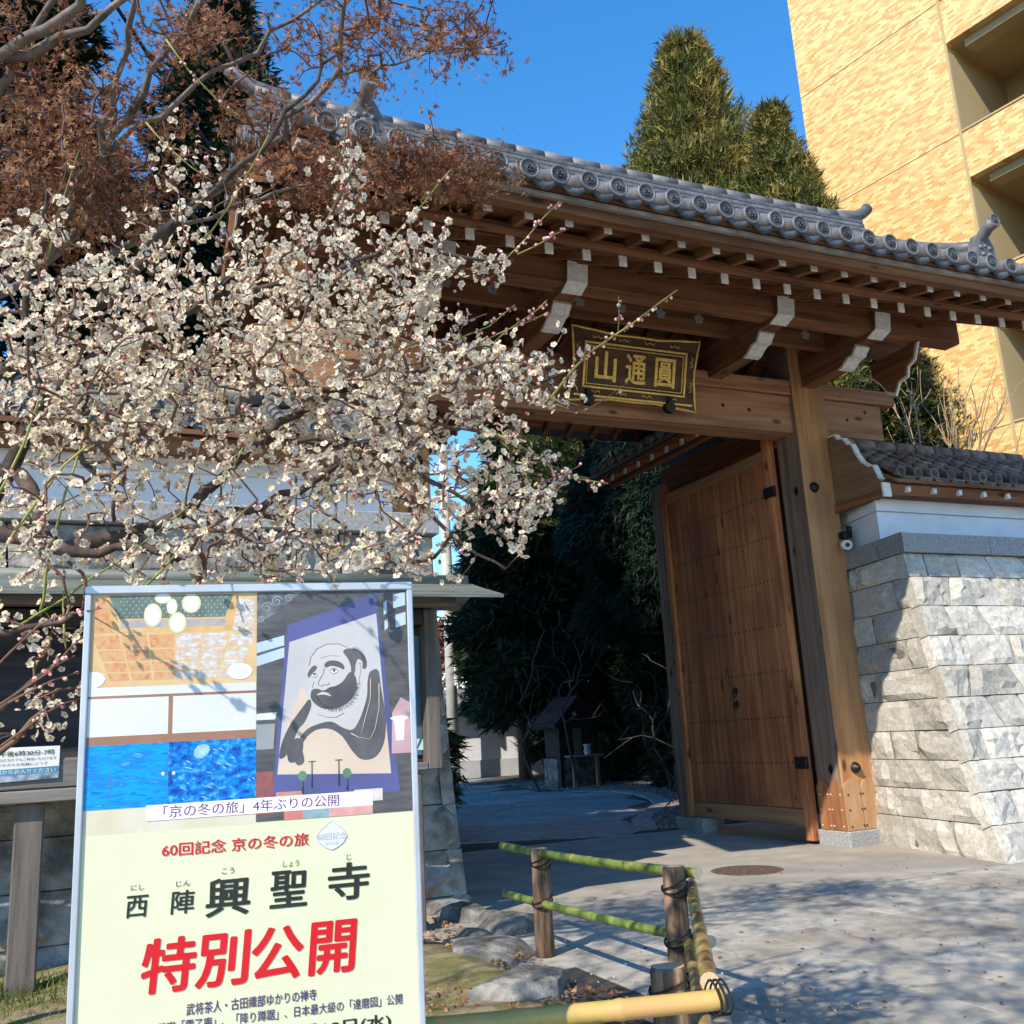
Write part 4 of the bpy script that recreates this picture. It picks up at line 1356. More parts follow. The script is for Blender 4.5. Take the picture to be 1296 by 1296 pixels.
# left photograph: painted coffered ceiling with lamps, white panels, blue sliding doors
c_or = flat('print_orange', [(0.80, 0.45, 0.15), (0.88, 0.55, 0.22)], scale=30)
c_gold = flat('print_gold', [(0.78, 0.38, 0.07), (0.88, 0.50, 0.14)], scale=40)
c_red = flat('print_red_leaves', [(0.78, 0.42, 0.12), (0.74, 0.34, 0.10), (0.72, 0.14, 0.04)], scale=95, lo=.40, hi=.66)
c_grey = flat('print_silver_clouds', [(0.74, 0.44, 0.18), (0.62, 0.56, 0.50), (0.80, 0.78, 0.75)], scale=80, stretch=(1, 1, 1.8), lo=.36, hi=.60)
c_teal = flat('print_green_pattern', [(0.08, 0.14, 0.12), (0.14, 0.22, 0.18)], scale=50)
c_lamp = flat('print_lamp', [(0.85, 0.85, 0.78), (0.90, 0.90, 0.84)])
c_glow = flat('print_lamp_halo', [(0.80, 0.70, 0.28), (0.84, 0.78, 0.40)])
c_wht = flat('print_white', [(0.76, 0.77, 0.80), (0.84, 0.85, 0.87)])
c_wood = flat('print_brown', [(0.32, 0.12, 0.05), (0.42, 0.18, 0.08)])
c_blue = flat('print_blue_wave', [(0.004, 0.09, 0.50), (0.0, 0.42, 0.88), (0.005, 0.22, 0.74), (0.20, 0.75, 1.0)], scale=14, stretch=(1.5, 1, 6), detail=10, lo=.28, hi=.74)
c_blue2 = flat('print_blue_rays', [(0.003, 0.05, 0.42), (0.0, 0.27, 0.80), (0.20, 0.72, 1.0)], scale=24, stretch=(3, 3, 4), detail=10, lo=.36, hi=.74)
c_cream = flat('print_cream', [(0.78, 0.62, 0.40), (0.84, 0.74, 0.58)], scale=8)
L0, R0, TP = .0064, .3124, -.0108
rect('picture', L0, R0, -.455, TP, c_cream)
rect('painted_ceiling', L0, R0, -.188, TP, c_or)
def cu(i, v):        # grid lines run together towards the far end of the ceiling
    f = 1-.26*(-.086-v)/.092*-1 if False else 1-.24*((-v-.086)/.092)
    return .160+(i-3)*.0515*f
CV = [-.088, -.117, -.141, -.161, -.178]
for j in range(4):
    for i in range(6):
        a_, b_ = CV[j+1]+.0015, CV[j]-.0015
        P = [(max(L0+.001, cu(i, a_)+.0022), a_), (cu(i+1, a_)-.0022, a_), (min(R0-.001, cu(i+1, b_)-.0022), b_), (max(L0+.001, cu(i, b_)+.0022), b_)]
        poly('ceiling_panel', P, c_red if i < 3 else c_grey)
poly('ceiling_panel', [(.012, -.085), (.058, -.085), (.045, -.02), (.012, -.02)], c_red)
poly('ceiling_panel', [(.255, -.085), (.308, -.085), (.308, -.022), (.275, -.022)], c_grey)
poly('ceiling_frame', [(.046, -.085), (.266, -.085), (.278, TP), (.026, TP)], c_gold)
poly('ceiling_band', [(.058, -.076), (.256, -.076), (.252, -.062), (.061, -.062)], flat('print_mauve_band', [(0.30, 0.32, 0.45), (0.55, 0.45, 0.35)], scale=60))
poly('ceiling_centre', [(.056, -.058), (.252, -.058), (.268, -.013), (.036, -.013)], c_teal)
dm = MB()
for j in range(6):
    for i in range(18):
        u, v = .058+i*.0112+(j % 2)*.0056, -.054+j*.0072
        if .056-(v+.058)*.4 < u < .252+(v+.058)*.35:
            dm.add([(u-.0014, -.00163, v), (u, -.00163, v-.0016), (u+.0014, -.00163, v), (u, -.00163, v+.0016)], [(0, 1, 2, 3)])
put('ceiling_dots', dm.mesh('ceiling_dots', flat('print_pale_green', [(0.40, 0.48, 0.40), (0.50, 0.56, 0.48)])), (0, 0, 0), ps, kind='stuff')
LAY[0] = 55
def ell(u, v, a, b_, n=20, rot=0.0):
    return [(u+a*math.cos(t)*math.cos(rot)-b_*math.sin(t)*math.sin(rot), v+a*math.cos(t)*math.sin(rot)+b_*math.sin(t)*math.cos(rot)) for t in np.linspace(0, 2*math.pi, n+1)[:-1]]
for (u, v, a, b_) in ((.117, -.052, .013, .019), (.163, -.068, .013, .017), (.188, -.030, .014, .016), (.152, -.036, .008, .013), (.135, -.019, .012, .009)):
    poly('lamp_halo', ell(u, v, a*1.28, b_*1.22), c_glow)
for (u, v, a, b_) in ((.117, -.052, .013, .019), (.163, -.068, .013, .017), (.188, -.030, .014, .016), (.152, -.036, .008, .013), (.135, -.019, .012, .009)):
    poly('lamp', ell(u, v, a, b_), c_lamp)
rect('wall_band', L0, R0, -.204, -.188, c_wht)
rect('wall_rail', L0, R0, -.209, -.204, c_wood)
rect('white_screen', L0, .150, -.279, -.209, c_wht)
rect('white_screen', .158, R0, -.279, -.209, c_wht)
rect('screen_post', .150, .158, -.284, -.209, c_wood)
rect('wall_rail', L0, R0, -.295, -.279, c_wood)
poly('round_lamp', ell(.281, -.166, .024, .016), c_lamp)
poly('round_lamp', [p for p in ell(.018, -.172, .022, .015) if p[0] > L0] + [(L0, -.172)], c_lamp) if False else None
poly('round_lamp', [(L0, -.188), (L0, -.158), (.020, -.158), (.031, -.163), (.036, -.172), (.031, -.182), (.020, -.188)], c_lamp)
rect('blue_door', L0, .051, -.410, -.295, c_blue)
rect('blue_door', .0518, .152, -.410, -.295, c_blue)
rect('blue_door', .1528, .240, -.410, -.295, c_blue2)
rect('blue_door', .2408, R0, -.410, -.295, c_blue2)
c_pb = flat('print_light_blue', [(0.10, 0.48, 0.82), (0.45, 0.75, 0.90)], scale=60)
rr = random.Random(12)
wv = MB()
for i in range(90):
    if i < 35:
        u = rr.uniform(.02, .15); v = rr.uniform(-.36, -.30); l = rr.uniform(.01, .03); a = rr.uniform(-.25, .1)
    else:
        u = rr.uniform(.17, .305); v = rr.uniform(-.40, -.305); l = rr.uniform(.006, .02); a = -.5+rr.uniform(-.2, .2)
    th = rr.uniform(.0004, .0011)
    c_, s_ = math.cos(a), math.sin(a)
    u1 = min(u+l*c_, R0-.002)
    wv.add([(u, -.00180-i*1e-6, v), (u+th, -.00180-i*1e-6, v-th*2), (u1, -.00180-i*1e-6, v+l*s_), (u+l*.4*c_, -.00180-i*1e-6, v+l*.4*s_+th*2)], [(0, 1, 2, 3)])
put('wave_strokes', wv.mesh('wave_strokes', c_pb), (0, 0, 0), ps, kind='stuff')
poly('wave_crest', ell(.212, -.315, .016, .012, 12, .6), c_pb)
for u in (.143, .162):
    poly('door_pull', ell(u, -.352, .003, .0035, 10), c_lamp)
# right photograph: large hanging scroll of a bearded monk in ink
P0_, P1_ = .3128, .6137
c_dk = flat('print_dark_hall', [(0.035, 0.035, 0.045), (0.10, 0.095, 0.10)], scale=14, stretch=(1, 1, 5))
c_carv = flat('print_carved_wood', [(0.04, 0.055, 0.075), (0.20, 0.24, 0.27)], scale=45)
c_navy = flat('print_indigo', [(0.045, 0.055, 0.25), (0.07, 0.08, 0.33)], scale=6)
c_scr = flat('print_scroll_paper', [(0.52, 0.50, 0.52), (0.62, 0.60, 0.60)], scale=8)
c_peach = flat('print_peach_robe', [(0.78, 0.53, 0.38), (0.83, 0.63, 0.46)], scale=5)
c_ink = flat('print_ink', [(0.045, 0.042, 0.055), (0.11, 0.105, 0.12)], scale=14)
c_sky = flat('print_sky_blue', [(0.42, 0.58, 0.78), (0.55, 0.68, 0.84)])
c_warm = flat('print_warm_light', [(0.45, 0.25, 0.30), (0.70, 0.40, 0.45)], scale=8)
rect('picture', P0_, P1_, -.452, TP, c_dk)
poly('carved_beam', [(P0_, -.075), (P0_, TP), (.40, TP), (.355, -.05)], c_carv)
for (cu, cv, cr) in ((.332, -.042, .012), (.352, -.030, .012), (.376, -.024, .009), (.322, -.066, .008)):
    me = MB().tube([(cu+cr*(1-t*.75)*math.cos(t*9), -.00185, cv+cr*(1-t*.75)*math.sin(t*9)) for t in np.linspace(0, 1, 18)], .0007, 3).mesh('cloud_carving', flat('print_cloud_line', [(0.35, 0.38, 0.40), (0.5, 0.52, 0.54)]))
    put('cloud_carving', me, (0, 0, 0), ps)
for (a, b_, c__, d_) in ((-.118, -.098, -.132, -.112), (-.142, -.122, -.158, -.138)):
    poly('daylight_strip', [(P0_, c__), (.366, a), (.366, b_), (P0_, d_)], c_sky)
poly('daylight_strip', [(P0_, -.262), (.348, -.262), (.352, -.248), (P0_, -.25)], c_wht)
poly('daylight_strip', [(P0_, -.318), (.345, -.318), (.348, -.27), (P0_, -.27)], flat('print_grey_wall', [(0.25, 0.28, 0.30), (0.33, 0.36, 0.38)]))
for (u0, u1, v0, v1) in ((.586, .611, -.048, -.020), (.590, .611, -.088, -.062), (.566, .573, -.062, -.036), (.567, .574, -.094, -.074)):
    poly('daylight_window', [(u0, v0), (u1, v0+.006), (u1, v1+.006), (u0, v1)], c_sky)
poly('scroll_border', [(.343, -.405), (.590, -.414), (.5685, -.205), (.551, -.0135), (.460, -.050), (.372, -.078), (.357, -.24)], c_navy)
poly('scroll_paper', [(.3525, -.367), (.573, -.378), (.561, -.22), (.5505, -.058), (.376, -.112), (.364, -.24)], c_scr)
poly('peach_robe', [(.3528, -.366), (.5726, -.377), (.566, -.29), (.545, -.255), (.48, -.27), (.43, -.25), (.40, -.20), (.372, -.27)], c_peach)
# plain ink figure: bald head in three-quarter view, beard, folded cloak
head = [(.420, -.212), (.414, -.190), (.410, -.178), (.414, -.160), (.418, -.143), (.430, -.127), (.450, -.118), (.474, -.118), (.494, -.128), (.508, -.148), (.512, -.175), (.508, -.205), (.492, -.228), (.462, -.238), (.434, -.232)]
smooth_poly('head', head, flat('print_pale_skin', [(0.58, 0.55, 0.53), (0.64, 0.61, 0.58)]))
smooth_poly('neck', [(.424, -.240), (.500, -.225), (.512, -.262), (.500, -.285), (.44, -.285), (.41, -.27)], MATS['print_pale_skin'])
smooth_poly('hair', [(.482, -.134), (.492, -.128), (.506, -.130), (.520, -.138), (.528, -.150), (.529, -.166), (.522, -.170), (.520, -.156), (.512, -.150), (.507, -.160), (.505, -.176), (.498, -.186), (.497, -.166), (.492, -.150)], c_ink)
smooth_poly('beard', [(.417, -.216), (.420, -.208), (.430, -.206), (.442, -.210), (.455, -.204), (.466, -.202), (.480, -.194), (.492, -.178), (.500, -.176), (.507, -.188), (.509, -.206), (.500, -.226), (.484, -.240), (.462, -.247), (.440, -.245), (.426, -.236), (.418, -.226)], c_ink)
smooth_poly('eyebrow', [(.444, -.160), (.450, -.153), (.462, -.151), (.476, -.155), (.484, -.164), (.482, -.170), (.472, -.165), (.458, -.162), (.448, -.165)], c_ink)
smooth_poly('eyebrow', [(.411, -.178), (.415, -.168), (.424, -.160), (.430, -.163), (.427, -.170), (.420, -.176), (.414, -.184)], c_ink)
def stroke(pts, r, name='ink_line', m=None):
    P = [(p[0], -.00222, p[1]) for p in pts]
    put(name, MB().tube(P, r, 3).mesh(name, m or c_ink), (0, 0, 0), ps)
for (eu, ev, er) in ((.4235, -.1785, .0062), (.4625, -.1715, .0078)):
    smooth_poly('eye', ell(eu, ev, er, er*.55, 10), c_wht)
    smooth_poly('pupil', ell(eu+.001, ev+.0008, er*.36, er*.42, 8), c_ink)
    stroke([(eu-er, ev), (eu-er*.4, ev+er*.55), (eu+er*.5, ev+er*.5), (eu+er*1.1, ev-.001)], .0007)
    stroke([(eu-er, ev-.002), (eu, ev-er*.9), (eu+er, ev-.003)], .0004)
stroke([(.444, -.166), (.441, -.178), (.433, -.191), (.432, -.198), (.438, -.2015), (.445, -.198), (.450, -.2005), (.454, -.195)], .0006)
stroke([(.424, -.192), (.420, -.202), (.424, -.208)], .0004)
smooth_poly('mouth', [(.428, -.219), (.438, -.213), (.450, -.215), (.457, -.222), (.447, -.219), (.437, -.218)], MATS['print_pale_skin'])
smooth_poly('ear', [(.509, -.158), (.515, -.154), (.520, -.160), (.5195, -.176), (.516, -.192), (.5185, -.206), (.513, -.212), (.508, -.204), (.5085, -.185)], MATS['print_pale_skin'])
stroke([(.511, -.160), (.516, -.158), (.517, -.172), (.513, -.190), (.515, -.204)], .0005)
stroke([(.414, -.160), (.418, -.143), (.430, -.127), (.450, -.118), (.474, -.118), (.490, -.126)], .0005)
stroke([(.436, -.146), (.455, -.141), (.475, -.143)], .0003)
rb_ = random.Random(3)
for k in range(46):
    t = k/45
    a = math.radians(200+t*170)
    u, v = .466+.040*math.cos(a), -.205+.040*math.sin(a)*1.0
    stroke([(u, v), (u+.008*math.cos(a+rb_.uniform(-.3, .3)), v+.008*math.sin(a+rb_.uniform(-.3, .3)))], [.0012, .0003], 'bristle')
for k in range(16):
    a = math.radians(-30+k*8)
    u, v = .502+.019*math.cos(a), -.155+.024*math.sin(a)
    stroke([(u, v), (u+.006*math.cos(a), v+.006*math.sin(a))], [.0012, .0003], 'bristle')
stroke([(.430, -.255), (.445, -.262), (.465, -.264), (.482, -.256)], .0005)
smooth_poly('cloak', [(.356, -.335), (.362, -.305), (.378, -.272), (.402, -.240), (.414, -.226), (.418, -.240), (.405, -.270), (.392, -.285), (.378, -.318), (.366, -.335)], c_ink)
smooth_poly('cloak', [(.536, -.176), (.552, -.174), (.557, -.21), (.565, -.27), (.560, -.318), (.542, -.345), (.516, -.348), (.498, -.332), (.478, -.302), (.455, -.286), (.428, -.286), (.408, -.300), (.400, -.318), (.404, -.345), (.392, -.352), (.384, -.338), (.390, -.31), (.408, -.285), (.435, -.274), (.458, -.272), (.480, -.285), (.500, -.288), (.516, -.262), (.528, -.225), (.53, -.195)], c_ink)
for pts in (([(.536, -.19), (.535, -.23), (.522, -.275), (.515, -.30)]), ([(.553, -.20), (.552, -.25), (.543, -.29), (.533, -.31), (.51, -.305), (.495, -.296)])):
    stroke(pts, .0012, 'cloak_fold', c_peach)
smooth_poly('cloak', [(.375, -.345), (.395, -.34), (.402, -.31), (.388, -.30), (.372, -.32)], c_ink)
# hall furniture at the scroll's foot
for u in (.418, .470):
    stroke([(u, -.345), (u, -.395)], .0017, 'candlestick')
    stroke([(u-.007, -.346), (u+.007, -.346)], .0012, 'candlestick')
c_gr = flat('print_green', [(0.06, 0.22, 0.10), (0.12, 0.32, 0.16)])
for u in (.40, .486):
    poly('vase_plant', ell(u, -.372, .009, .010, 7), c_gr)
    stroke([(u, -.382), (u, -.404)], .0022, 'vase')
for (u0, u1, v0, v1, c) in ((.3128, .345, -.44, -.36, (0.28, 0.05, 0.05)), (.365, .40, -.452, -.425, (0.62, 0.15, 0.10)), (.40, .45, -.452, -.43, (0.20, 0.35, 0.40)), (.45, .535, -.452, -.418, (0.72, 0.30, 0.26)), (.35, .40, -.422, -.40, (0.60, 0.20, 0.14)), (.50, .555, -.428, -.405, (0.70, 0.58, 0.55))):
    rect('altar_item', u0, u1, v0, v1, flat('print_item_%d' % int(u0*1000), [c, tuple(min(.9, x*1.3) for x in c)], scale=80))
poly('warm_glow', [(.575, -.34), (.6135, -.34), (.6135, -.24), (.596, -.23), (.578, -.26)], c_warm)
poly('paper_lamp', [(.584, -.315), (.600, -.315), (.603, -.275), (.581, -.275)], c_lamp)
poly('lamp_top', ell(.592, -.271, .018, .005), c_lamp)
# pale caption band over both photographs
c_band = mat('print_caption_band', [(0.74, 0.72, 0.78), (0.80, 0.79, 0.83)], rough=.35, bump=0)
rect('caption_band', .115, .535, -.436, -.408, c_band)
c_purple = flat('print_purple', [(0.16, 0.035, 0.16), (0.18, 0.04, 0.19)])
c_redt = flat('print_red', [(0.72, 0.012, 0.02), (0.75, 0.02, 0.03)])
c_blk = flat('print_charcoal', [(0.025, 0.03, 0.025), (0.04, 0.045, 0.035)])
c_vio = flat('print_violet', [(0.10, 0.05, 0.16), (0.12, 0.06, 0.19)])
TY = -.00235
def tx(s, u0, u1, v0, v1, m, bold=0.0, shear=0.0, y=TY, **kw):
    return add_text(s, (u0+u1)/2, (v0+v1)/2, u1-u0, v1-v0, m, ps, y=y, bold=bold, shear=shear, **kw)
tx('「京の冬の旅」4年ぶりの公開', .146, .470, -.433, -.411, c_purple, .008)
tx('60回記念 京の冬の旅', .145, .411, -.502, -.478, c_redt, .015)
tx('60回記念', .428, .484, -.495, -.482, flat('print_pale_violet', [(0.36, 0.36, 0.55), (0.42, 0.42, 0.6)]), .0)
lg = [(.426, -.489), (.432, -.478), (.445, -.468), (.455, -.460), (.465, -.468), (.478, -.478), (.484, -.489), (.478, -.500), (.468, -.508), (.455, -.514), (.442, -.508), (.432, -.500), (.426, -.489)]
put('badge_outline', MB().tube([(p[0], -.00215, p[1]) for p in lg], .0006, 3).mesh('badge_outline', flat('print_badge_blue', [(0.40, 0.48, 0.68), (0.48, 0.55, 0.72)])), (0, 0, 0), ps)
poly('badge', lg[:-1], flat('print_badge_ground', [(0.76, 0.80, 0.82), (0.80, 0.83, 0.84)]), lay=100)
tx('京の冬の旅', .443, .468, -.505, -.499, MATS['print_badge_blue'])
tx('西', .086, .122, -.602, -.565, c_blk, .015, .06)
tx('陣', .164, .203, -.603, -.563, c_blk, .015, .06)
tx('興', .226, .302, -.614, -.549, c_blk, .022, .05)
tx('聖', .341, .407, -.609, -.545, c_blk, .022, .05)
tx('寺', .448, .524, -.606, -.540, c_blk, .022, .05)
tx('にし', .093, .115, -.556, -.546, c_blk)
tx('じん', .171, .196, -.556, -.546, c_blk)
tx('こう', .252, .274, -.541, -.530, c_blk)
tx('しょう', .363, .393, -.538, -.527, c_blk)
tx('じ', .483, .492, -.535, -.524, c_blk)
for ch, a, b_ in (('特', .117, .206), ('別', .212, .300), ('公', .308, .398), ('開', .414, .495)):
    tx(ch, a, b_, -.733, -.643, c_redt, .026, .08)
tx('武将茶人・古田織部ゆかりの禅寺', .193, .4235, -.7765, -.757, c_vio, .012)
tx('「達磨図」、茶室「雲了庵」、「降り蹲踞」、日本最大級の「達磨図」公開', .060, .583, -.8015, -.783, c_vio, .010)
tx('1月9日(金)〜 3月18日(水)', .165, .560, -.842, -.815, c_blk, .022)

# ------------------------------------------------------------------ notice board with its own little roof behind the poster
M_dkwood = mat('blackened_board', [(0.022, 0.018, 0.018), (0.06, 0.052, 0.05)], scale=1, stretch=(1, 8, 12), rough=.8, bump=.4, bscale=4)
M_greyw = mat('weathered_grey_board', [(0.10, 0.09, 0.085), (0.24, 0.22, 0.20)], scale=1, stretch=(1.2, 8, 14), rough=.9, bump=.4, bscale=4)
M_greyleg = mat('weathered_grey_leg', [(0.09, 0.075, 0.065), (0.19, 0.16, 0.14)], scale=1, stretch=(14, 8, 1.2), rough=.9, bump=.4, bscale=4)
M_copper = mat('patinated_copper_roof', [(0.10, 0.12, 0.105), (0.20, 0.21, 0.18)], scale=3, stretch=(1, 6, 6), rough=.55, bump=.15)
nb = thing('notice_board', 'dark wooden notice board case under a green-grey metal roof behind the poster', 'notice board', (.9, 5.95, 0))
MB().box(-1.1, 2.12, 6.02, 6.06, .98, 1.98).build('back_panel', M_dkwood, nb)
MB().box(2.03, 2.12, 5.9, 6.02, .93, 1.93, c=.006).build('frame_post', M_greyleg, nb)
MB().box(-1.1, 2.028, 5.91, 6.018, 1.83, 1.93, c=.006).build('frame_rail', M_dkwood, nb)
MB().box(-1.1, 2.028, 5.90, 6.018, .93, .975, c=.006).build('frame_rail', M_greyw, nb)
MB().box(-1.1, .35, 5.84, 5.90, .97, 1.12, c=.006).build('lower_board', M_greyw, nb)
MB().box(-1.1, .35, 5.80, 5.90, .90, .965, c=.006).build('ledge', M_greyw, nb)
MB().box(.34, .40, 5.92, 6.018, .975, 1.83, c=.005).build('mullion', M_dkwood, nb)
for x in (-.185, 1.9):
    MB().box(x-.07, x+.07, 5.86, 5.98, -.09, .90, c=.008).build('leg', M_greyleg, nb)
MB().prism([(5.55, 1.955), (5.55, 1.975), (6.0, 2.10), (6.35, 2.0), (6.35, 1.98), (6.0, 2.07)], -1.2, 2.44, 'x').build('roof_sheet', M_copper, nb)
MB().prism([(5.62, 1.985), (5.62, 2.0), (6.0, 2.115), (6.0, 2.10)], -1.2, 2.40, 'x').build('roof_step', M_copper, nb)
MB().tube([(-1.2, 5.98, 2.12), (2.36, 5.98, 2.12)], .045, 12).build('ridge_tube', M_copper, nb)
MB().box(-1.1, 2.2, 5.75, 5.85, 1.93, 1.985, c=.004).build('eave_board', M_greyw, nb)
# posters in and on the board
p1 = thing('notice_poster', 'tall blue poster with pale vertical lettering behind the right edge of the notice board', 'poster', (2.02, 6.0, 1.02))
MB().box(1.72, 2.025, 6.006, 6.018, 1.02, 1.77).build('sheet', flat('deep_blue_print', [(0.02, 0.10, 0.17), (0.04, 0.19, 0.28)], scale=2.5), p1)
M_palet = flat('pale_blue_lettering', [(0.5, 0.65, 0.72), (0.6, 0.72, 0.78)])
tcol = '京の冬の旅特別公開のご案内'
for i, ch in enumerate(tcol):
    add_text(ch, 1.955, 1.60-i*.024, .018, .018, M_palet, p1, y=6.004, name='lettering')
for i in range(5):
    MB().add([(1.75+i*.06, 6.003, 1.05), (1.80+i*.06, 6.003, 1.05), (1.83+i*.06, 6.003, 1.12+.01*(i % 3)), (1.79+i*.06, 6.003, 1.12)], [(0, 1, 2, 3)]).build('pale_stripe', M_palet, p1)
p2 = thing('paper_notice', 'white and blue paper notice pinned to the left ledge of the notice board', 'notice', (-.3, 5.8, 1.01))
MB().add([(-.75, 5.828, 1.00), (-.055, 5.828, 1.02), (-.055, 5.828, 1.185), (-.75, 5.828, 1.19)], [(0, 1, 2, 3)]).build('sheet', flat('white_paper', [(0.72, 0.72, 0.70), (0.8, 0.8, 0.78)]), p2)
MB().add([(-.75, 5.826, 1.035), (-.057, 5.826, 1.052), (-.057, 5.826, 1.082), (-.75, 5.826, 1.068)], [(0, 1, 2, 3)]).build('blue_band', flat('cyan_print', [(0.02, 0.25, 0.45), (0.03, 0.32, 0.52)]), p2)
MB().add([(-.75, 5.826, 1.001), (-.057, 5.826, 1.021), (-.057, 5.826, 1.049), (-.75, 5.826, 1.032)], [(0, 1, 2, 3)]).build('wave_print', flat('navy_wave_print', [(0.03, 0.10, 0.3), (0.55, 0.62, 0.72)], scale=18), p2)
add_text('午後6時30分-7時', -.21, 1.155, .26, .028, c_blk, p2, y=5.825, name='lettering', bold=.01)
add_text('座禅会にはどなたでもご参加いただけます', -.24, 1.124, .34, .016, c_blk, p2, y=5.825, name='lettering')
add_text('はじめての方もお気軽にどうぞ', -.26, 1.099, .30, .016, c_blk, p2, y=5.825, name='lettering')
add_text('右の門からお入りください', -.24, 1.063, .34, .022, flat('white_lettering', [(0.75, 0.77, 0.8), (0.8, 0.8, 0.82)]), p2, y=5.824, name='lettering')

# ------------------------------------------------------------------ bamboo rail fence
fence = thing('bamboo_fence', 'low fence of green and yellow bamboo rails lashed to charred log posts', 'fence', (2.2, 3.8, 0))
def log_post(x, y, h, r, lean=(0, 0), z0=-.07):
    pts = [(x, y, z0), (x+lean[0]*.5, y+lean[1]*.5, h*.5), (x+lean[0], y+lean[1], h-.012), (x+lean[0], y+lean[1], h)]
    o = MB().tube(pts, [r*1.06, r, r*.97, r*.88], 16, capmi=1).build('post', [M_logbark, M_cut], fence)
    return o
log_post(2.26, 4.85, .525, .048)
log_post(2.14, 3.40, .575, .046, (.03, .03))
log_post(1.535, 2.50, .46, .052)
log_post(.2, 2.42, .46, .05)
def bamboo(pts, r, m, name='rail', nodes=.2, seed=0):
    pts = [np.array(p, float) for p in pts]
    r_ = random.Random(seed)
    L_ = np.linalg.norm(pts[-1]-pts[0])
    nn = max(2, int(L_/nodes))
    P, R_ = [], []
    for i in range(nn):
        a, b_ = i/nn, (i+1)/nn
        for t, k in ((a+.015/nn, 1.05), (a+.05/nn, .97), (a+.5/nn, .965), (b_-.05/nn, .99), (b_-.015/nn, 1.07)):
            P.append(pts[0]*(1-t)+pts[-1]*t+np.array([0, 0, -.012*math.sin(math.pi*t)]))
            R_.append(r*k)
    return MB().tube(P, R_, 12, capmi=1).build(name, [m, M_cut], fence)
bamboo([(2.262, 5.36, .50), (2.235, 3.36, .545)], .021, M_bamboo_g, nodes=.17, seed=1)
bamboo([(2.265, 5.36, .245), (2.215, 3.28, .315)], .021, M_bamboo_g, nodes=.19, seed=2)
bamboo([(2.33, 3.56, .475), (1.425, 2.135, .50)], .022, M_bamboo_ol, nodes=.17, seed=3)
bamboo([(2.22, 3.45, .30), (1.43, 2.16, .31)], .021, M_bamboo_ol, nodes=.2, seed=6)
bamboo([(1.41, 2.062, .480), (-.2, 2.66, .475)], .024, M_bamboo_y, nodes=.24, seed=4)
bamboo([(1.43, 2.055, .33), (-.2, 2.68, .30)], .023, M_bamboo_y, nodes=.24, seed=5)
M_cord = mat('black_cord', [(0.012, 0.01, 0.01), (0.03, 0.026, 0.024)], scale=30, rough=.9, bump=0)
def lash(x, y, z, r, name='cord_lashing'):
    mb_ = MB()
    for k in range(3):
        ring = [(x+r*math.cos(t), y+r*math.sin(t), z-.014+k*.014+.02*math.sin(t+k)) for t in np.linspace(0, 2*math.pi, 15)]
        mb_.tube(ring, .0035, 4, caps=False)
    mb_.build(name, M_cord, fence)
lash(2.26, 4.85, .46, .052); lash(2.26, 4.85, .26, .054)
lash(2.165, 3.425, .50, .051); lash(2.15, 3.41, .31, .052)
lash(1.535, 2.50, .40, .056)
mb_ = MB()
for k in range(3):
    c = np.array([1.385+k*.012, 2.07-.004*k, .485])
    ring = [(c[0]+.004*math.sin(t*2), c[1]+.034*math.cos(t), c[2]+.038*math.sin(t)) for t in np.linspace(0, 2*math.pi, 13)]
    mb_.tube(ring, .0032, 4, caps=False)
mb_.build('cord_lashing', M_cord, fence)

# ------------------------------------------------------------------ garden bed, rocks, grass
M_moss = mat('dry_moss_soil', [(0.14, 0.10, 0.065), (0.30, 0.24, 0.15), (0.15, 0.14, 0.045), (0.22, 0.19, 0.09)], scale=4.5, rough=1, bump=.9, bscale=30, bdist=.012, detail=10, lo=.3, hi=.7)
def bed():
    xs_ = np.linspace(-3.5, 2.30, 70)
    ys_ = np.linspace(1.2, 6.42, 70)
    V = []
    for y in ys_:
        for x in xs_:
            edge = 2.14-max(0, 3.6-y)*.60
            e = min(1, max(0, (edge-x)/.30))
            z = -.09+.12*e**.7+.03*math.sin(x*3.1+y)*math.sin(y*2.3)*e
            if x < .6:
                z -= .05*min(1, (.6-x))
            V.append((x, y, z))
    nx_ = len(xs_)
    F = np.array([(j*nx_+i, j*nx_+i+1, (j+1)*nx_+i+1, (j+1)*nx_+i) for j in range(len(ys_)-1) for i in range(nx_-1)])
    structure(fast('garden_soil', np.array(V), F, M_moss, smooth=True))
bed()
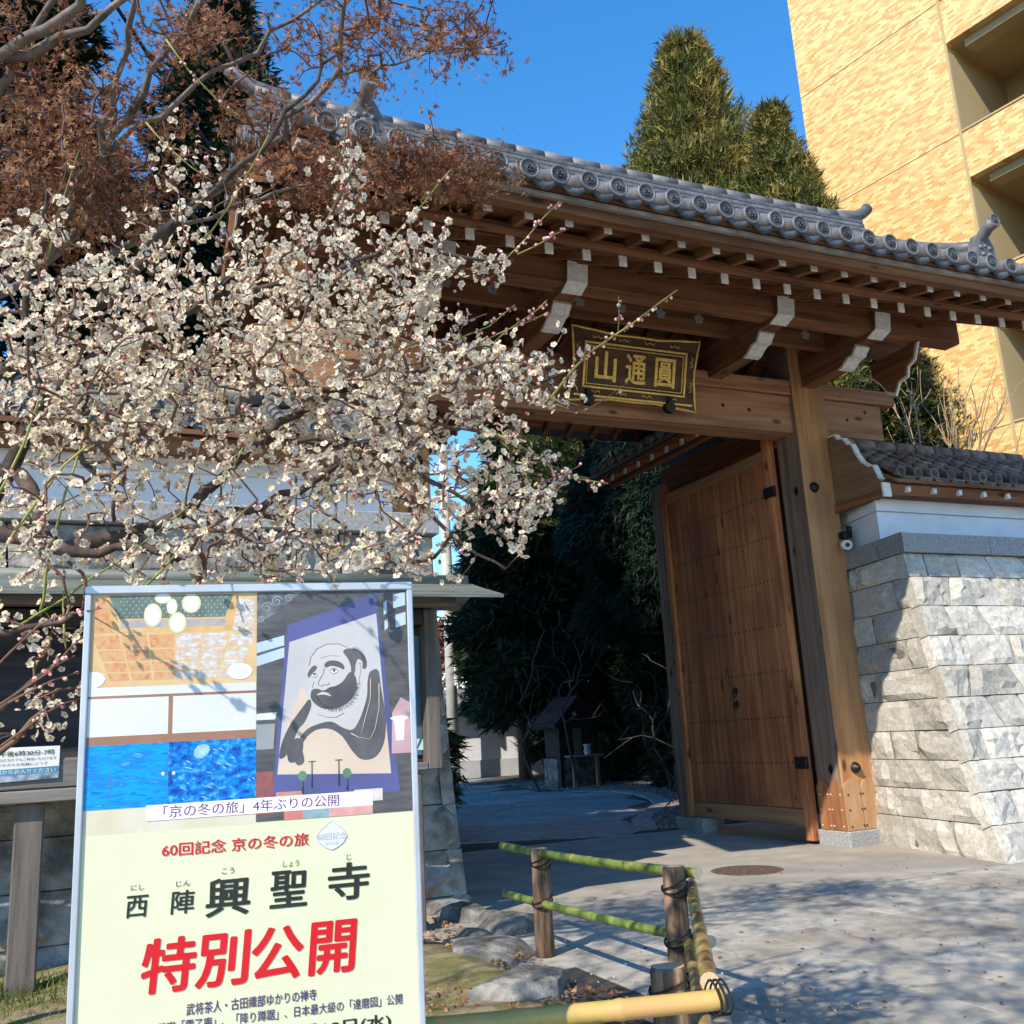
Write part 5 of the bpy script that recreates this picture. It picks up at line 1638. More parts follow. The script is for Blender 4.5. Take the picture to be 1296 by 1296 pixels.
def rock(x, y, z, sx_, sy_, sz_, seed, label, rot=0.0, flat_top=.6):
    r_ = np.random.default_rng(seed)
    import bmesh
    bm_ = bmesh.new()
    bmesh.ops.create_icosphere(bm_, subdivisions=4, radius=1)
    dirs = r_.normal(size=(15, 3))
    dirs /= np.linalg.norm(dirs, axis=1)[:, None]
    hs = r_.uniform(.52, .92, 15)
    ph = r_.uniform(0, 6, 6)
    for v in bm_.verts:
        p = np.array(v.co)
        for d_, h_ in zip(dirs, hs):
            q = p@d_
            if q > h_:
                p = p-d_*(q-h_)*.97
        p *= 1+.035*math.sin(5*p[0]+ph[0])*math.sin(6*p[1]+ph[1])+.02*math.sin(13*p[2]+ph[2])*math.sin(11*p[0]+ph[3])+.012*math.sin(25*p[1]+ph[4])*math.sin(23*p[0]+ph[5])
        if p[2] > flat_top:
            p[2] = flat_top+(p[2]-flat_top)*.3
        c_, s_ = math.cos(rot), math.sin(rot)
        X, Y = p[0]*sx_, p[1]*sy_
        v.co = (X*c_-Y*s_, X*s_+Y*c_, p[2]*sz_)
    me = bpy.data.meshes.new('garden_rock')
    bm_.to_mesh(me)
    bm_.free()
    me.materials.append(M_rock)
    for p in me.polygons:
        p.use_smooth = True
    try:
        me.set_sharp_from_angle(angle=math.radians(28))
    except Exception:
        pass
    o = put('garden_rock', me, (x, y, z))
    tag(o, label, 'rock', 'rocks edging the garden bed')
ROCKS = [
    (2.33, 6.10, -.02, .26, .20, .17, 2, 'grey rock at the foot of the stone wall end, farthest of the row'),
    (2.40, 5.62, -.03, .30, .24, .20, 3, 'pale rock with a lit flat top left of the back fence post'),
    (2.02, 5.05, -.03, .25, .30, .15, 4, 'brownish low rock between the pale rock and the big rounded rock'),
    (1.84, 4.25, -.05, .25, .30, .21, 5, 'big rounded dark grey rock behind the yellow bamboo rail'),
    (2.28, 4.45, -.08, .30, .42, .10, 6, 'flat slab rock lying between the two fence posts'),
    (1.50, 3.35, -.05, .20, .2, .14, 7, 'rock low under the yellow bamboo rail at the picture bottom'),
    (2.12, 5.42, -.04, .20, .17, .17, 8, 'small rock squeezed behind the pale flat rock'),
    (1.28, 5.30, -.01, .20, .16, .12, 9, 'small sunken rock just right of the poster board'),
]
for k, (x, y, z, a, b_, c, s, lab) in enumerate(ROCKS):
    rock(x, y, z, a, b_, c, s, lab, rot=s*.9)
def blades(name, n, region, h, m, seed, label, cat_kind='stuff', w=.004):
    r_ = np.random.default_rng(seed)
    P = []
    while len(P) < n:
        p = region(r_)
        if p is not None:
            P.append(p)
    P = np.array(P)
    a = r_.uniform(0, 6.28, n)
    hh = r_.uniform(h*.4, h, n)
    lean = r_.uniform(.2, .9, n)*hh
    la = r_.uniform(0, 6.28, n)
    ww = w*r_.uniform(.7, 1.3, n)
    b0 = P+np.column_stack([np.cos(a)*ww, np.sin(a)*ww, np.zeros(n)])
    b1 = P-np.column_stack([np.cos(a)*ww, np.sin(a)*ww, np.zeros(n)])
    m0 = b0*.75+b1*.25+np.column_stack([np.cos(la)*lean*.3, np.sin(la)*lean*.3, hh*.6])
    m1 = b0*.25+b1*.75+np.column_stack([np.cos(la)*lean*.3, np.sin(la)*lean*.3, hh*.6])
    t = P+np.column_stack([np.cos(la)*lean, np.sin(la)*lean, hh])
    V = np.stack([b0, b1, m0, m1, t], 1).reshape(-1, 3)
    i = np.arange(n)[:, None]*5
    F4 = np.concatenate([i+np.array([[0, 1, 3, 2]])])
    F3 = i+np.array([[2, 3, 4]])
    return tag(fast(name, V, [F4, F3], m), label, 'grass', kind='stuff')
M_grass = mat('short_grass', [(0.05, 0.085, 0.015), (0.13, 0.16, 0.03), (0.30, 0.26, 0.10)], scale=3, rough=.7, bump=0, facevar=.3, trans=.2)
M_litter = mat('dry_leaf_litter', [(0.12, 0.05, 0.025), (0.34, 0.20, 0.10)], scale=6, rough=.8, bump=0, facevar=.4)
def rgrass(r_):
    x, y = r_.uniform(-2.0, 1.3), r_.uniform(2.6, 6.2)
    return (x, y, -.05+r_.uniform(-.03, .03)) if x < .75+r_.normal()*.25 else None
blades('grass', 26000, rgrass, .10, M_grass, 5, 'short green grass with dry tips under the notice board')
def rlit(r_):
    x, y = r_.uniform(.4, 2.15), r_.uniform(2.6, 6.2)
    return (x, y)
scatter_stones('leaf_litter', 2600, rlit, (.008, .022), M_litter, .025, 19, 'dry leaves and straw scattered on the mossy soil')
def rm(r_):
    x, y = r_.uniform(.6, 2.0), r_.uniform(3.2, 6.0)
    return (x, y, .01) if math.sin(x*4)*math.sin(y*3) > -.2 else None
blades('moss', 9000, rm, .025, mat('yellow_moss', [(0.12, 0.11, 0.025), (0.27, 0.22, 0.08)], scale=5, bump=0, facevar=.3), 6, 'yellow green moss and dry straw between rocks and poster', w=.006)

# ------------------------------------------------------------------ trees
def tuft_cloud(P, D, size, r_, blades_=6, width=.12, droop=.25, spread=.55):
    """sprays of narrow blades at points P pointing along D; returns vertices and triangles"""
    n = len(P)
    S = r_.uniform(.6, 1.25, (n, 1, 1))*size
    dirs = D[:, None, :]+r_.normal(0, spread, (n, blades_, 3))
    dirs /= np.linalg.norm(dirs, axis=2, keepdims=True)
    start = r_.normal(0, .18, (n, blades_, 3))*S
    side = np.cross(dirs, r_.normal(size=(n, blades_, 3)))
    side /= np.linalg.norm(side, axis=2, keepdims=True)+1e-9
    L_ = S*r_.uniform(.6, 1.1, (n, blades_, 1))
    base = P[:, None, :]+start
    b0 = base+side*L_*width
    b1 = base-side*L_*width
    tip = base+dirs*L_+np.array([0, 0, -1.0])*L_*droop
    V = np.stack([b0, b1, tip], 2).reshape(-1, 3)
    F = np.arange(len(V)).reshape(-1, 3)
    return V, F

def conifer(name, label, x, y, h, r, seed, n, size, m, z0=0.0, base=.08, group='evergreens round the gate', lean=(0, 0), m2=None, tip=.9, lobes=9, up=.25, blades_=6, width=.12, droop=.25):
    r_ = np.random.default_rng(seed)
    t = thing(name, label, 'tree', (x, y, z0), group)
    tr = [(x+lean[0]*q, y+lean[1]*q, z0-.1+h*.97*q) for q in np.linspace(0, 1, 7)]
    rad = max(.08, h*.018)
    MB().tube(tr, [rad*(1-.9*q) for q in np.linspace(0, 1, 7)], 9).build('trunk', M_trunk, t)
    # boughs: each bough end is a lump of sprays, so the outline is uneven
    nb_ = int(lobes*h)
    hb = r_.uniform(base, 1, nb_)**.85
    hb = np.sort(hb)
    prof = lambda q: (1-q)**tip*(.75+.25*np.minimum(1, (q-base+.05)*6))
    ab = r_.uniform(0, 2*math.pi, nb_)
    rb = r*prof(hb)*r_.uniform(.62, 1.12, nb_)
    C = np.column_stack([x+lean[0]*hb+rb*np.cos(ab)*.8, y+lean[1]*hb+rb*np.sin(ab)*.8, z0+h*hb])
    lum = (.12+.32*prof(hb))*r*.62
    # limbs
    mb_ = MB()
    for i in range(0, nb_, 3):
        c = C[i]
        zc = max(z0+.1, c[2]-.25*rb[i])
        p0 = np.array([x+lean[0]*hb[i], y+lean[1]*hb[i], zc])
        mb_.tube([p0, (p0+c)/2+np.array([0, 0, -.05*r]), c], [rad*.35*(1-hb[i])+.012, rad*.2*(1-hb[i])+.01, .006], 5, caps=False)
    mb_.build('limbs', M_trunk, t, kind='stuff')
    w = lum**2
    w /= w.sum()
    idx = r_.choice(nb_, n, p=w)
    g_ = r_.normal(size=(n, 3))
    g_ /= np.linalg.norm(g_, axis=1)[:, None]
    P = C[idx]+g_*(lum[idx]*r_.uniform(.35, 1.0, n)**.5)[:, None]*np.array([1, 1, .8])
    axis = np.column_stack([x+lean[0]*hb[idx], y+lean[1]*hb[idx], P[:, 2]])
    O = P-axis
    O /= np.linalg.norm(O, axis=1)[:, None]+1e-6
    D = O*.8+g_*.4+np.array([0, 0, up])
    D /= np.linalg.norm(D, axis=1)[:, None]
    V, F = tuft_cloud(P, D, size, r_, blades_, width, droop)
    mats = [m, m2] if m2 else m
    mi = (np.repeat(r_.random(n) < .3, blades_)).astype(int) if m2 else None
    fast('crown', V, F, mats, t, mi=mi, kind='stuff', loc=(0, 0, 0)) if False else None
    o = fast('crown', V-np.array([x, y, z0]), F, mats, None, mi=mi)
    o.parent = t
    o['kind'] = 'stuff'
    return t

# two golden winter cedars behind the gate roof
conifer('cedar_tree', 'golden green pointed cedar rising behind the gate roof against the blue sky', 12.3, 16.0, 16.5, 7.0, 31, 48000, .20, M_cedargold, base=.3, m2=M_cedarolive, tip=1.05, lobes=24, up=1.2, blades_=6, width=.11, droop=.0)
conifer('cedar_tree', 'smaller golden cedar with thin spire between the taller cedar and the orange building', 12.2, 13.3, 12.9, 4.3, 32, 28000, .17, M_cedargold, base=.35, m2=M_cedarolive, tip=1.05, lobes=24, up=1.2, blades_=6, width=.11, droop=.0)
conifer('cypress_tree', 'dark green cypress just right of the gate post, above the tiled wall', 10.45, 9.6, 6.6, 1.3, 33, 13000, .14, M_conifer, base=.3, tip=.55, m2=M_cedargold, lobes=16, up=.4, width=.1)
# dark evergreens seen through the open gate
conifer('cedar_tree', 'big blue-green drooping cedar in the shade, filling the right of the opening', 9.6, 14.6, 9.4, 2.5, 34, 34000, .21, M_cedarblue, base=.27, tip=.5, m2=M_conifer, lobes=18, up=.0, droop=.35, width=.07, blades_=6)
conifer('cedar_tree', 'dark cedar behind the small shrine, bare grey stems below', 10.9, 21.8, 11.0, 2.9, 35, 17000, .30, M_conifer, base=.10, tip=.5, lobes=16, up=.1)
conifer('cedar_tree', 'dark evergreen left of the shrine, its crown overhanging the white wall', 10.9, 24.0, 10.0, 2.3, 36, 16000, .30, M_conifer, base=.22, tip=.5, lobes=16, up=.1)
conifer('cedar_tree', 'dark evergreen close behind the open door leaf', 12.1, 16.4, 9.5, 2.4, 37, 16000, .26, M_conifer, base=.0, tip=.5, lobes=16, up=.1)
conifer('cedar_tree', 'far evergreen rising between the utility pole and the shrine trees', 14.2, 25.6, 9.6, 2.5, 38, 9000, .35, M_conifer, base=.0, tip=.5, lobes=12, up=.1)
conifer('hedge_shrub', 'low dark evergreen shrub at the edge of the gravel behind the door leaf', 9.4, 12.6, 2.0, 1.2, 44, 5200, .16, M_conifer, base=.0, tip=.4, lobes=20, up=.3)
conifer('hedge_shrub', 'dark shrub filling the ground between shrine and cedars', 12.4, 19.2, 3.4, 1.9, 45, 5500, .26, M_conifer, base=.0, tip=.35, lobes=14, up=.3)
conifer('cedar_tree', 'tall unseen cedar added beyond the left picture edge to shade the path behind the gate', -4.5, 8.2, 21.0, 3.3, 51, 9000, .5, M_conifer, base=.15, tip=.5, lobes=10)  # out of view, added up-sun to throw shade behind the gate
conifer('cedar_tree', 'tall unseen cedar added beyond the left picture edge and farther back to shade the trees behind the gate', -5.0, 13.5, 21.0, 3.8, 52, 9000, .5, M_conifer, base=.15, tip=.5, lobes=10)  # second unseen tree, added to keep the sun off the evergreens
# dark conifers behind the left wall
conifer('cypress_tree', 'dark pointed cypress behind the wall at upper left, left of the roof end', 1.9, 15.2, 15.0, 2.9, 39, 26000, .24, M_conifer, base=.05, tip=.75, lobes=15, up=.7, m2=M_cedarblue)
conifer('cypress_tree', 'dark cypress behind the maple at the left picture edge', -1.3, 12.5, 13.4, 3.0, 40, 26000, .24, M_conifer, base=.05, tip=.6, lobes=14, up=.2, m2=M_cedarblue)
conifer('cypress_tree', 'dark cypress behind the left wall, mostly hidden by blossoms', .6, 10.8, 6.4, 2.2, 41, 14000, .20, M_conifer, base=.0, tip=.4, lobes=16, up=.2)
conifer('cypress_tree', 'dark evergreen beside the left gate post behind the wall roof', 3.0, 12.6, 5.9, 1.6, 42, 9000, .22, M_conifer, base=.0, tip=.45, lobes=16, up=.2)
# brown autumn bush beyond the temple wall
tb = thing('brown_bush', 'russet leafed bush above the far white wall left of the evergreens', 'bush', (13.0, 32.5, 0))
r_ = np.random.default_rng(50)
g_ = r_.normal(size=(4500, 3))
g_ /= np.linalg.norm(g_, axis=1)[:, None]
P = np.array([13.0, 32.5, 2.6])+g_*r_.uniform(.4, 1, (4500, 1))**.5*np.array([3.2, 2.0, 2.9])
V, F = tuft_cloud(P, g_, .26, r_, 4, .25, .1)
fast('crown', V-np.array([13.0, 32.5, 0]), F, mat('russet_leaves', [(0.20, 0.07, 0.03), (0.40, 0.19, 0.10)], scale=1.5, bump=0, facevar=.3, trans=.2), None, kind='stuff').parent = tb
MB().tube([(13, 32.5, 0), (13.1, 32.5, 1.5), (12.8, 32.6, 3)], [.12, .09, .03], 7).build('trunk', M_trunk, tb)

# ---- branching by attraction: every target is joined to the nearest grown node
def grow(seeds, targets, bf=.35, steps=3, jit=.06, r_=None):
    """seeds (k,3), targets (m,3): returns nodes, parent index"""
    nodes = [np.array(s_, float) for s_ in seeds]
    par = [-1]*len(nodes)
    m = len(targets)
    S = np.array(nodes)
    d = np.linalg.norm(targets[:, None]-S[None], axis=2)
    best = d.argmin(1)
    cost = d.min(1)
    dist = cost.copy()
    plen = np.zeros(len(nodes))
    plen = list(plen)
    done = np.zeros(m, bool)
    for _ in range(m):
        c = np.where(done, 1e9, cost)
        i = int(c.argmin())
        done[i] = True
        a = nodes[best[i]]
        b_ = targets[i]
        L_ = np.linalg.norm(b_-a)
        k = steps if L_ > .05 else 1
        prev = int(best[i])
        base_len = plen[prev]
        perp = r_.normal(size=3)*jit*L_
        for s_ in range(1, k+1):
            t = s_/k
            q = a*(1-t)+b_*t+(perp*math.sin(math.pi*t) if s_ < k else 0)
            nodes.append(q)
            par.append(prev)
            prev = len(nodes)-1
            plen.append(base_len+L_*t)
            dd = np.linalg.norm(targets-q, axis=1)
            cc = dd+bf*plen[prev]
            upd = cc < cost
            cost[upd] = cc[upd]
            best[upd] = prev
    return np.array(nodes), par

def branch_mesh(nodes, par, nseed, r_tip=.0016, power=.42, rmax=.05, sides=5):
    n = len(nodes)
    cnt = np.ones(n)
    for i in range(n-1, nseed-1, -1):
        if par[i] >= 0:
            cnt[par[i]] += cnt[i]
    rad = np.minimum(rmax, r_tip*cnt**power)
    idx = np.array([i for i in range(nseed, n) if par[i] >= 0])
    pa = np.array([par[i] for i in idx])
    A, B = nodes[pa], nodes[idx]
    T = B-A
    L_ = np.linalg.norm(T, axis=1, keepdims=True)
    T = T/(L_+1e-9)
    ref = np.where(np.abs(T[:, 2:3]) < .9, np.array([[0, 0, 1.0]]), np.array([[1.0, 0, 0]]))
    u = np.cross(T, ref)
    u /= np.linalg.norm(u, axis=1, keepdims=True)
    w = np.cross(T, u)
    ra = np.minimum(rad[pa], rad[idx]*1.5)
    rb = rad[idx]
    ring = []
    for j in range(sides):
        t = 2*math.pi*j/sides
        ring.append((math.cos(t)*u+math.sin(t)*w))
    ring = np.stack(ring, 1)
    V0 = A[:, None]-T[:, None]*ra[:, None, None]*.3+ring*ra[:, None, None]
    V1 = B[:, None]+T[:, None]*rb[:, None, None]*.3+ring*rb[:, None, None]
    V = np.concatenate([V0, V1], 1).reshape(-1, 3)
    k = sides
    f = np.array([(j, (j+1) % k, k+(j+1) % k, k+j) for j in range(k)])
    F = (np.arange(len(idx))[:, None, None]*2*k+f[None]).reshape(-1, 4)
    return V, F, rad, idx, pa

def polyline_nodes(pts, r0, r1, seg=.06, wob=.012, r_=None):
    pts = [np.array(p, float) for p in pts]
    out = []
    # smooth through the points
    for i in range(len(pts)-1):
        p0, p1, p2, p3 = pts[max(0, i-1)], pts[i], pts[i+1], pts[min(len(pts)-1, i+2)]
        L_ = np.linalg.norm(p2-p1)
        k = max(2, int(L_/seg))
        for s_ in range(k):
            t = s_/k
            q = .5*((2*p1)+(-p0+p2)*t+(2*p0-5*p1+4*p2-p3)*t*t+(-p0+3*p1-3*p2+p3)*t**3)
            out.append(q+(r_.normal(size=3)*wob if (i+s_) > 0 else 0))
    out.append(pts[-1])
    rr_ = np.linspace(r0, r1, len(out))
    return out, list(rr_)

# ------------------------------------------------------------------ plum tree in blossom
r_ = np.random.default_rng(77)
plum = thing('plum_tree', 'white blossoming plum tree with dark crooked limbs spreading across the left of the picture', 'tree', tuple(at(-330, 1500, 2.9)*np.array([1, 1, 0])))
# limbs: photo position and distance of points along them, thickness at both ends
LIMBS = [
    ([(-420, 1500, 2.9), (-330, 1100, 2.85), (-160, 800, 2.75), (-20, 650, 2.7), (25, 560, 2.65), (70, 500, 2.6), (150, 430, 2.6), (240, 390, 2.6), (320, 330, 2.6)], .055, .008),
    ([(-20, 660, 2.7), (50, 690, 2.6), (110, 692, 2.5), (170, 672, 2.5), (230, 648, 2.45), (250, 655, 2.4), (330, 640, 2.4), (440, 590, 2.4), (520, 560, 2.4)], .021, .005),
    ([(25, 600, 2.6), (50, 640, 2.5), (65, 690, 2.4), (120, 700, 2.35), (210, 690, 2.3), (250, 740, 2.2)], .018, .005),
    ([(-10, 480, 2.8), (60, 430, 2.85), (140, 380, 2.9), (190, 320, 2.9), (275, 238, 2.9)], .022, .006),
    ([(180, 318, 2.9), (225, 275, 2.9), (275, 238, 2.95), (330, 180, 3.0), (425, 70, 3.1)], .013, .004),
    ([(210, 400, 2.7), (300, 370, 2.6), (400, 352, 2.5), (500, 312, 2.5), (560, 322, 2.5), (650, 330, 2.5)], .010, .0035),
    ([(240, 650, 2.45), (330, 560, 2.5), (420, 500, 2.5), (520, 470, 2.5), (620, 475, 2.5), (700, 480, 2.5), (745, 445, 2.45)], .013, .0035),
    ([(330, 560, 2.5), (430, 560, 2.4), (520, 590, 2.35), (600, 640, 2.35), (650, 690, 2.35)], .010, .003),
    ([(420, 500, 2.5), (520, 530, 2.45), (620, 545, 2.45), (690, 590, 2.5), (745, 606, 2.5)], .008, .003),
    ([(440, 590, 2.4), (540, 650, 2.3), (600, 700, 2.3), (640, 720, 2.3)], .007, .003),
    ([(330, 330, 2.6), (400, 300, 2.7), (435, 230, 2.75), (440, 150, 2.8)], .008, .003),
    ([(-120, 760, 2.3), (-20, 800, 2.25), (40, 790, 2.2), (105, 770, 2.15)], .012, .003),
    ([(-120, 960, 2.3), (-30, 920, 2.25), (40, 860, 2.25), (95, 830, 2.2)], .012, .003),
    ([(-60, 990, 2.3), (20, 940, 2.25), (60, 890, 2.25), (95, 870, 2.2)], .008, .003),
    ([(110, 470, 2.6), (95, 560, 2.5), (140, 620, 2.4), (145, 660, 2.4)], .010, .004),
    ([(60, 500, 2.6), (30, 400, 2.65), (40, 300, 2.7), (60, 240, 2.7)], .012, .004),
]
seeds, srad = [], []
for k, (pts, ra, rb) in enumerate(LIMBS):
    P3 = [at(x, y, d) for x, y, d in pts]
    nd, rd = polyline_nodes(P3, ra, rb, .05, .007, r_)
    MB().tube(nd, [q*(1+.12*math.sin(i*1.7)) for i, q in enumerate(rd)], 8).build('limb', M_bark if ra > .009 else M_twig, plum)
    seeds += nd
# blossom targets spread through the crown's volume (centre on the photo, spread, distance)
BLOBS = [  # px, py, sx, sy, dist, dist spread, number
    (90, 400, 95, 55, 2.65, .25, 300), (250, 380, 90, 50, 2.6, .25, 300), (60, 480, 70, 40, 2.6, .25, 200),
    (200, 470, 90, 45, 2.5, .25, 290), (330, 440, 80, 50, 2.5, .22, 280), (400, 350, 80, 40, 2.5, .2, 210),
    (470, 430, 70, 50, 2.45, .2, 260), (480, 520, 75, 45, 2.4, .2, 260), (590, 470, 65, 35, 2.45, .18, 170),
    (660, 490, 45, 25, 2.5, .15, 90), (300, 540, 90, 45, 2.4, .2, 230), (120, 560, 80, 40, 2.5, .25, 150),
    (420, 600, 80, 35, 2.35, .2, 190), (560, 610, 55, 35, 2.35, .15, 150), (620, 660, 40, 30, 2.33, .12, 90),
    (300, 690, 90, 35, 2.3, .2, 130), (420, 700, 80, 25, 2.28, .18, 120), (90, 640, 90, 45, 2.4, .25, 90),
    (170, 710, 80, 22, 2.25, .2, 50), (500, 700, 35, 20, 2.3, .12, 40), (600, 330, 35, 14, 2.5, .1, 32),
    (520, 330, 50, 25, 2.5, .15, 80), (440, 240, 14, 55, 2.75, .08, 60), (220, 210, 25, 14, 2.9, .1, 16),
    (200, 130, 12, 14, 3.0, .1, 4), (300, 260, 70, 30, 2.8, .2, 60), (60, 300, 60, 25, 2.7, .2, 60),
    (45, 775, 28, 22, 2.25, .05, 22), (50, 850, 35, 40, 2.25, .06, 30), (30, 930, 35, 25, 2.25, .05, 20),
    (700, 610, 30, 22, 2.45, .08, 16), (800, 612, 14, 6, 2.48, .03, 0), (640, 560, 35, 30, 2.42, .1, 40),
]
T_ = []
for (x, y, sx_, sy_, d, sdv, n) in BLOBS:
    for i in range(int(n*.72)):
        for _try in range(4):
            px, py = r_.normal(x, sx_), r_.normal(y, sy_)
            if abs(px-x) < 2.1*sx_ and abs(py-y) < 2.1*sy_ and px > -70:
                break
        if 105 < px < 535 and py > 735:
            py = 735-abs(r_.normal(0, 30))
        q = at(px, py, d+r_.normal()*sdv)
        gap_ = math.sin(q[0]*13+1.3)*math.sin(q[2]*17+q[1]*5)+.6*math.sin(q[0]*29+q[2]*23)
        if gap_ < -.35 and r_.random() < .8:
            continue                # open pockets between the sprays
        T_.append(q)
T_ = np.array(T_)
nodes, par = grow(seeds, T_, .12, 3, .10, r_)
V, F, rad, idx, pa = branch_mesh(nodes, par, len(seeds), .0012, .36, .006, 4)
o = fast('twigs', V-np.array(plum.location), F, M_twig, None, smooth=True)
o.parent = plum
o['kind'] = 'stuff'

# flower, seen from the front: five cupped petals, yellow stamens, red calyx
def flower_mesh(openness, seed):
    q = random.Random(seed)
    mb_ = MB()
    for k in range(5):
        a = 2*math.pi*k/5+q.uniform(-.08, .08)
        ca, sa = math.cos(a), math.sin(a)
        up_ = (1-openness)*.9+q.uniform(-.05, .1)
        def P(rr_, ww, hh):
            return (rr_*ca-ww*sa, rr_*sa+ww*ca, hh)
        R_ = .0135
        pts = [P(.0015, 0, 0), P(R_*.45, -R_*.40, R_*.18*up_+.001), P(R_*.85, -R_*.42, R_*(.25+.5*up_)), P(R_*1.05, 0, R_*(.22+.62*up_)), P(R_*.85, R_*.42, R_*(.25+.5*up_)), P(R_*.45, R_*.40, R_*.18*up_+.001), P(R_*.6, 0, R_*.06)]
        mb_.add(pts, [(0, 1, 6), (1, 2, 6), (2, 3, 6), (3, 4, 6), (4, 5, 6), (5, 0, 6)], 0, True)
    for k in range(6):
        a = 2*math.pi*k/6
        c = (.0034*math.cos(a), .0034*math.sin(a), .0045)
        mb_.add([(0, 0, .0005), (c[0]*1.2, c[1]*1.2, .0052), (c[0]*.8+.0014*math.cos(a+1.5), c[1]*.8+.0014*math.sin(a+1.5), .0056)], [(0, 1, 2)], 1)
    mb_.lathe((0, 0, 0), [(.0028, .0008), (.0034, -.001), (.0015, -.004)], 5, 'z', 2, False)
    return mb_
def bud_mesh():
    mb_ = MB()
    mb_.lathe((0, 0, 0), [(.0015, -.002), (.0034, .001), (.0042, .0042), (.003, .0072), (.0008, .0085)], 6, 'z', 0)
    mb_.lathe((0, 0, 0), [(.001, -.004), (.0035, -.001), (.0039, .0025)], 6, 'z', 1)
    return mb_
fl_mats = [M_petal, M_stamen, M_calyx]
FM = [flower_mesh(o_, s_) for o_, s_ in ((1.0, 1), (.75, 2), (.5, 3), (.25, 4))]
BMM = bud_mesh()
def instances(mbs, mats, choice, pos, dirs, scale, r_):
    """join copies of small meshes placed at pos with their z axis along dirs"""
    Vs, F3, mi = [], {}, {}
    off = 0
    n = len(pos)
    z = dirs/np.linalg.norm(dirs, axis=1)[:, None]
    a = r_.normal(size=(n, 3))
    x = np.cross(a, z)
    x /= np.linalg.norm(x, axis=1)[:, None]
    y = np.cross(z, x)
    for c, m_ in enumerate(mbs):
        sel = np.where(choice == c)[0]
        if not len(sel):
            continue
        v = np.array(m_.v)
        W = (v[None, :, 0:1]*x[sel][:, None]+v[None, :, 1:2]*y[sel][:, None]+v[None, :, 2:3]*z[sel][:, None])*scale[sel][:, None, None]+pos[sel][:, None]
        nv = len(v)
        Vs.append(W.reshape(-1, 3))
        by = {}
        for f, q in zip(m_.f, m_.mi):
            by.setdefault(len(f), []).append((f, q))
        for k, lst in by.items():
            fa = np.array([f for f, q in lst])
            qa = np.array([q for f, q in lst])
            F3.setdefault(k, []).append((off+np.arange(len(sel))[:, None, None]*nv+fa[None]).reshape(-1, k))
            mi.setdefault(k, []).append(np.tile(qa, len(sel)))
        off += len(sel)*nv
    ks = sorted(F3)
    return np.concatenate(Vs), [np.concatenate(F3[k]) for k in ks], np.concatenate([np.concatenate(mi[k]) for k in ks])

# positions along the fine twigs
leafy = [i for i in idx if rad[i] < .0045]
A, B = nodes[[par[i] for i in leafy]], nodes[leafy]
L_ = np.linalg.norm(B-A, axis=1)
pos, dr = [], []
for a, b_, l in zip(A, B, L_):
    k = r_.poisson(l/.060)
    for _ in range(k):
        t = r_.random()
        d_ = r_.normal(size=3)
        d_[2] += .25
        d_ -= .35*ray(648, 648)          # a little more to the light side
        tt = (b_-a)/(l+1e-9)
        d_ -= tt*(d_@tt)*.7
        d_ /= np.linalg.norm(d_)
        pos.append(a*(1-t)+b_*t+d_*.006)
        dr.append(d_)
for q in T_:                              # clusters at the targets
    for _ in range(r_.integers(1, 8)):
        d_ = r_.normal(size=3)
        d_ -= .4*ray(648, 648)
        d_ /= np.linalg.norm(d_)
        pos.append(q+d_*.010+r_.normal(size=3)*.010)
        dr.append(d_)
pos, dr = np.array(pos), np.array(dr)
kind_ = r_.choice([0, 1, 2, 3, 4], len(pos), p=[.36, .31, .17, .08, .08])
sc_ = r_.uniform(.48, .75, len(pos))
dist_ = np.linalg.norm(pos-CAM, axis=1)
order = np.argsort(np.where(kind_ < 3, dist_, 99))
big = order[:290]
rest = np.setdiff1d(np.arange(len(pos)), big)
fme = [m_.mesh('blossom', fl_mats) for m_ in FM[:3]]
def rot_to(d_, spin):
    return (Vector(d_).to_track_quat('Z', 'Y') @ Euler((0, 0, spin)).to_quaternion()).to_euler()
for i in big:
    o = put('blossom', fme[kind_[i]], pos[i], plum, rot=rot_to(dr[i], r_.uniform(0, 6)))
    o.scale = (sc_[i],)*3
fl_ = rest[kind_[rest] < 4]
V, F, mi = instances(FM, fl_mats, kind_[fl_], pos[fl_], dr[fl_], sc_[fl_], r_)
o = fast('blossoms', V-np.array(plum.location), F, fl_mats, None, mi=mi)
o.parent = plum
o['kind'] = 'stuff'
print('flowers', len(fl_), 'nodes', len(nodes))
bd = rest[kind_[rest] == 4]
bp, bdir = list(pos[bd]), list(dr[bd])

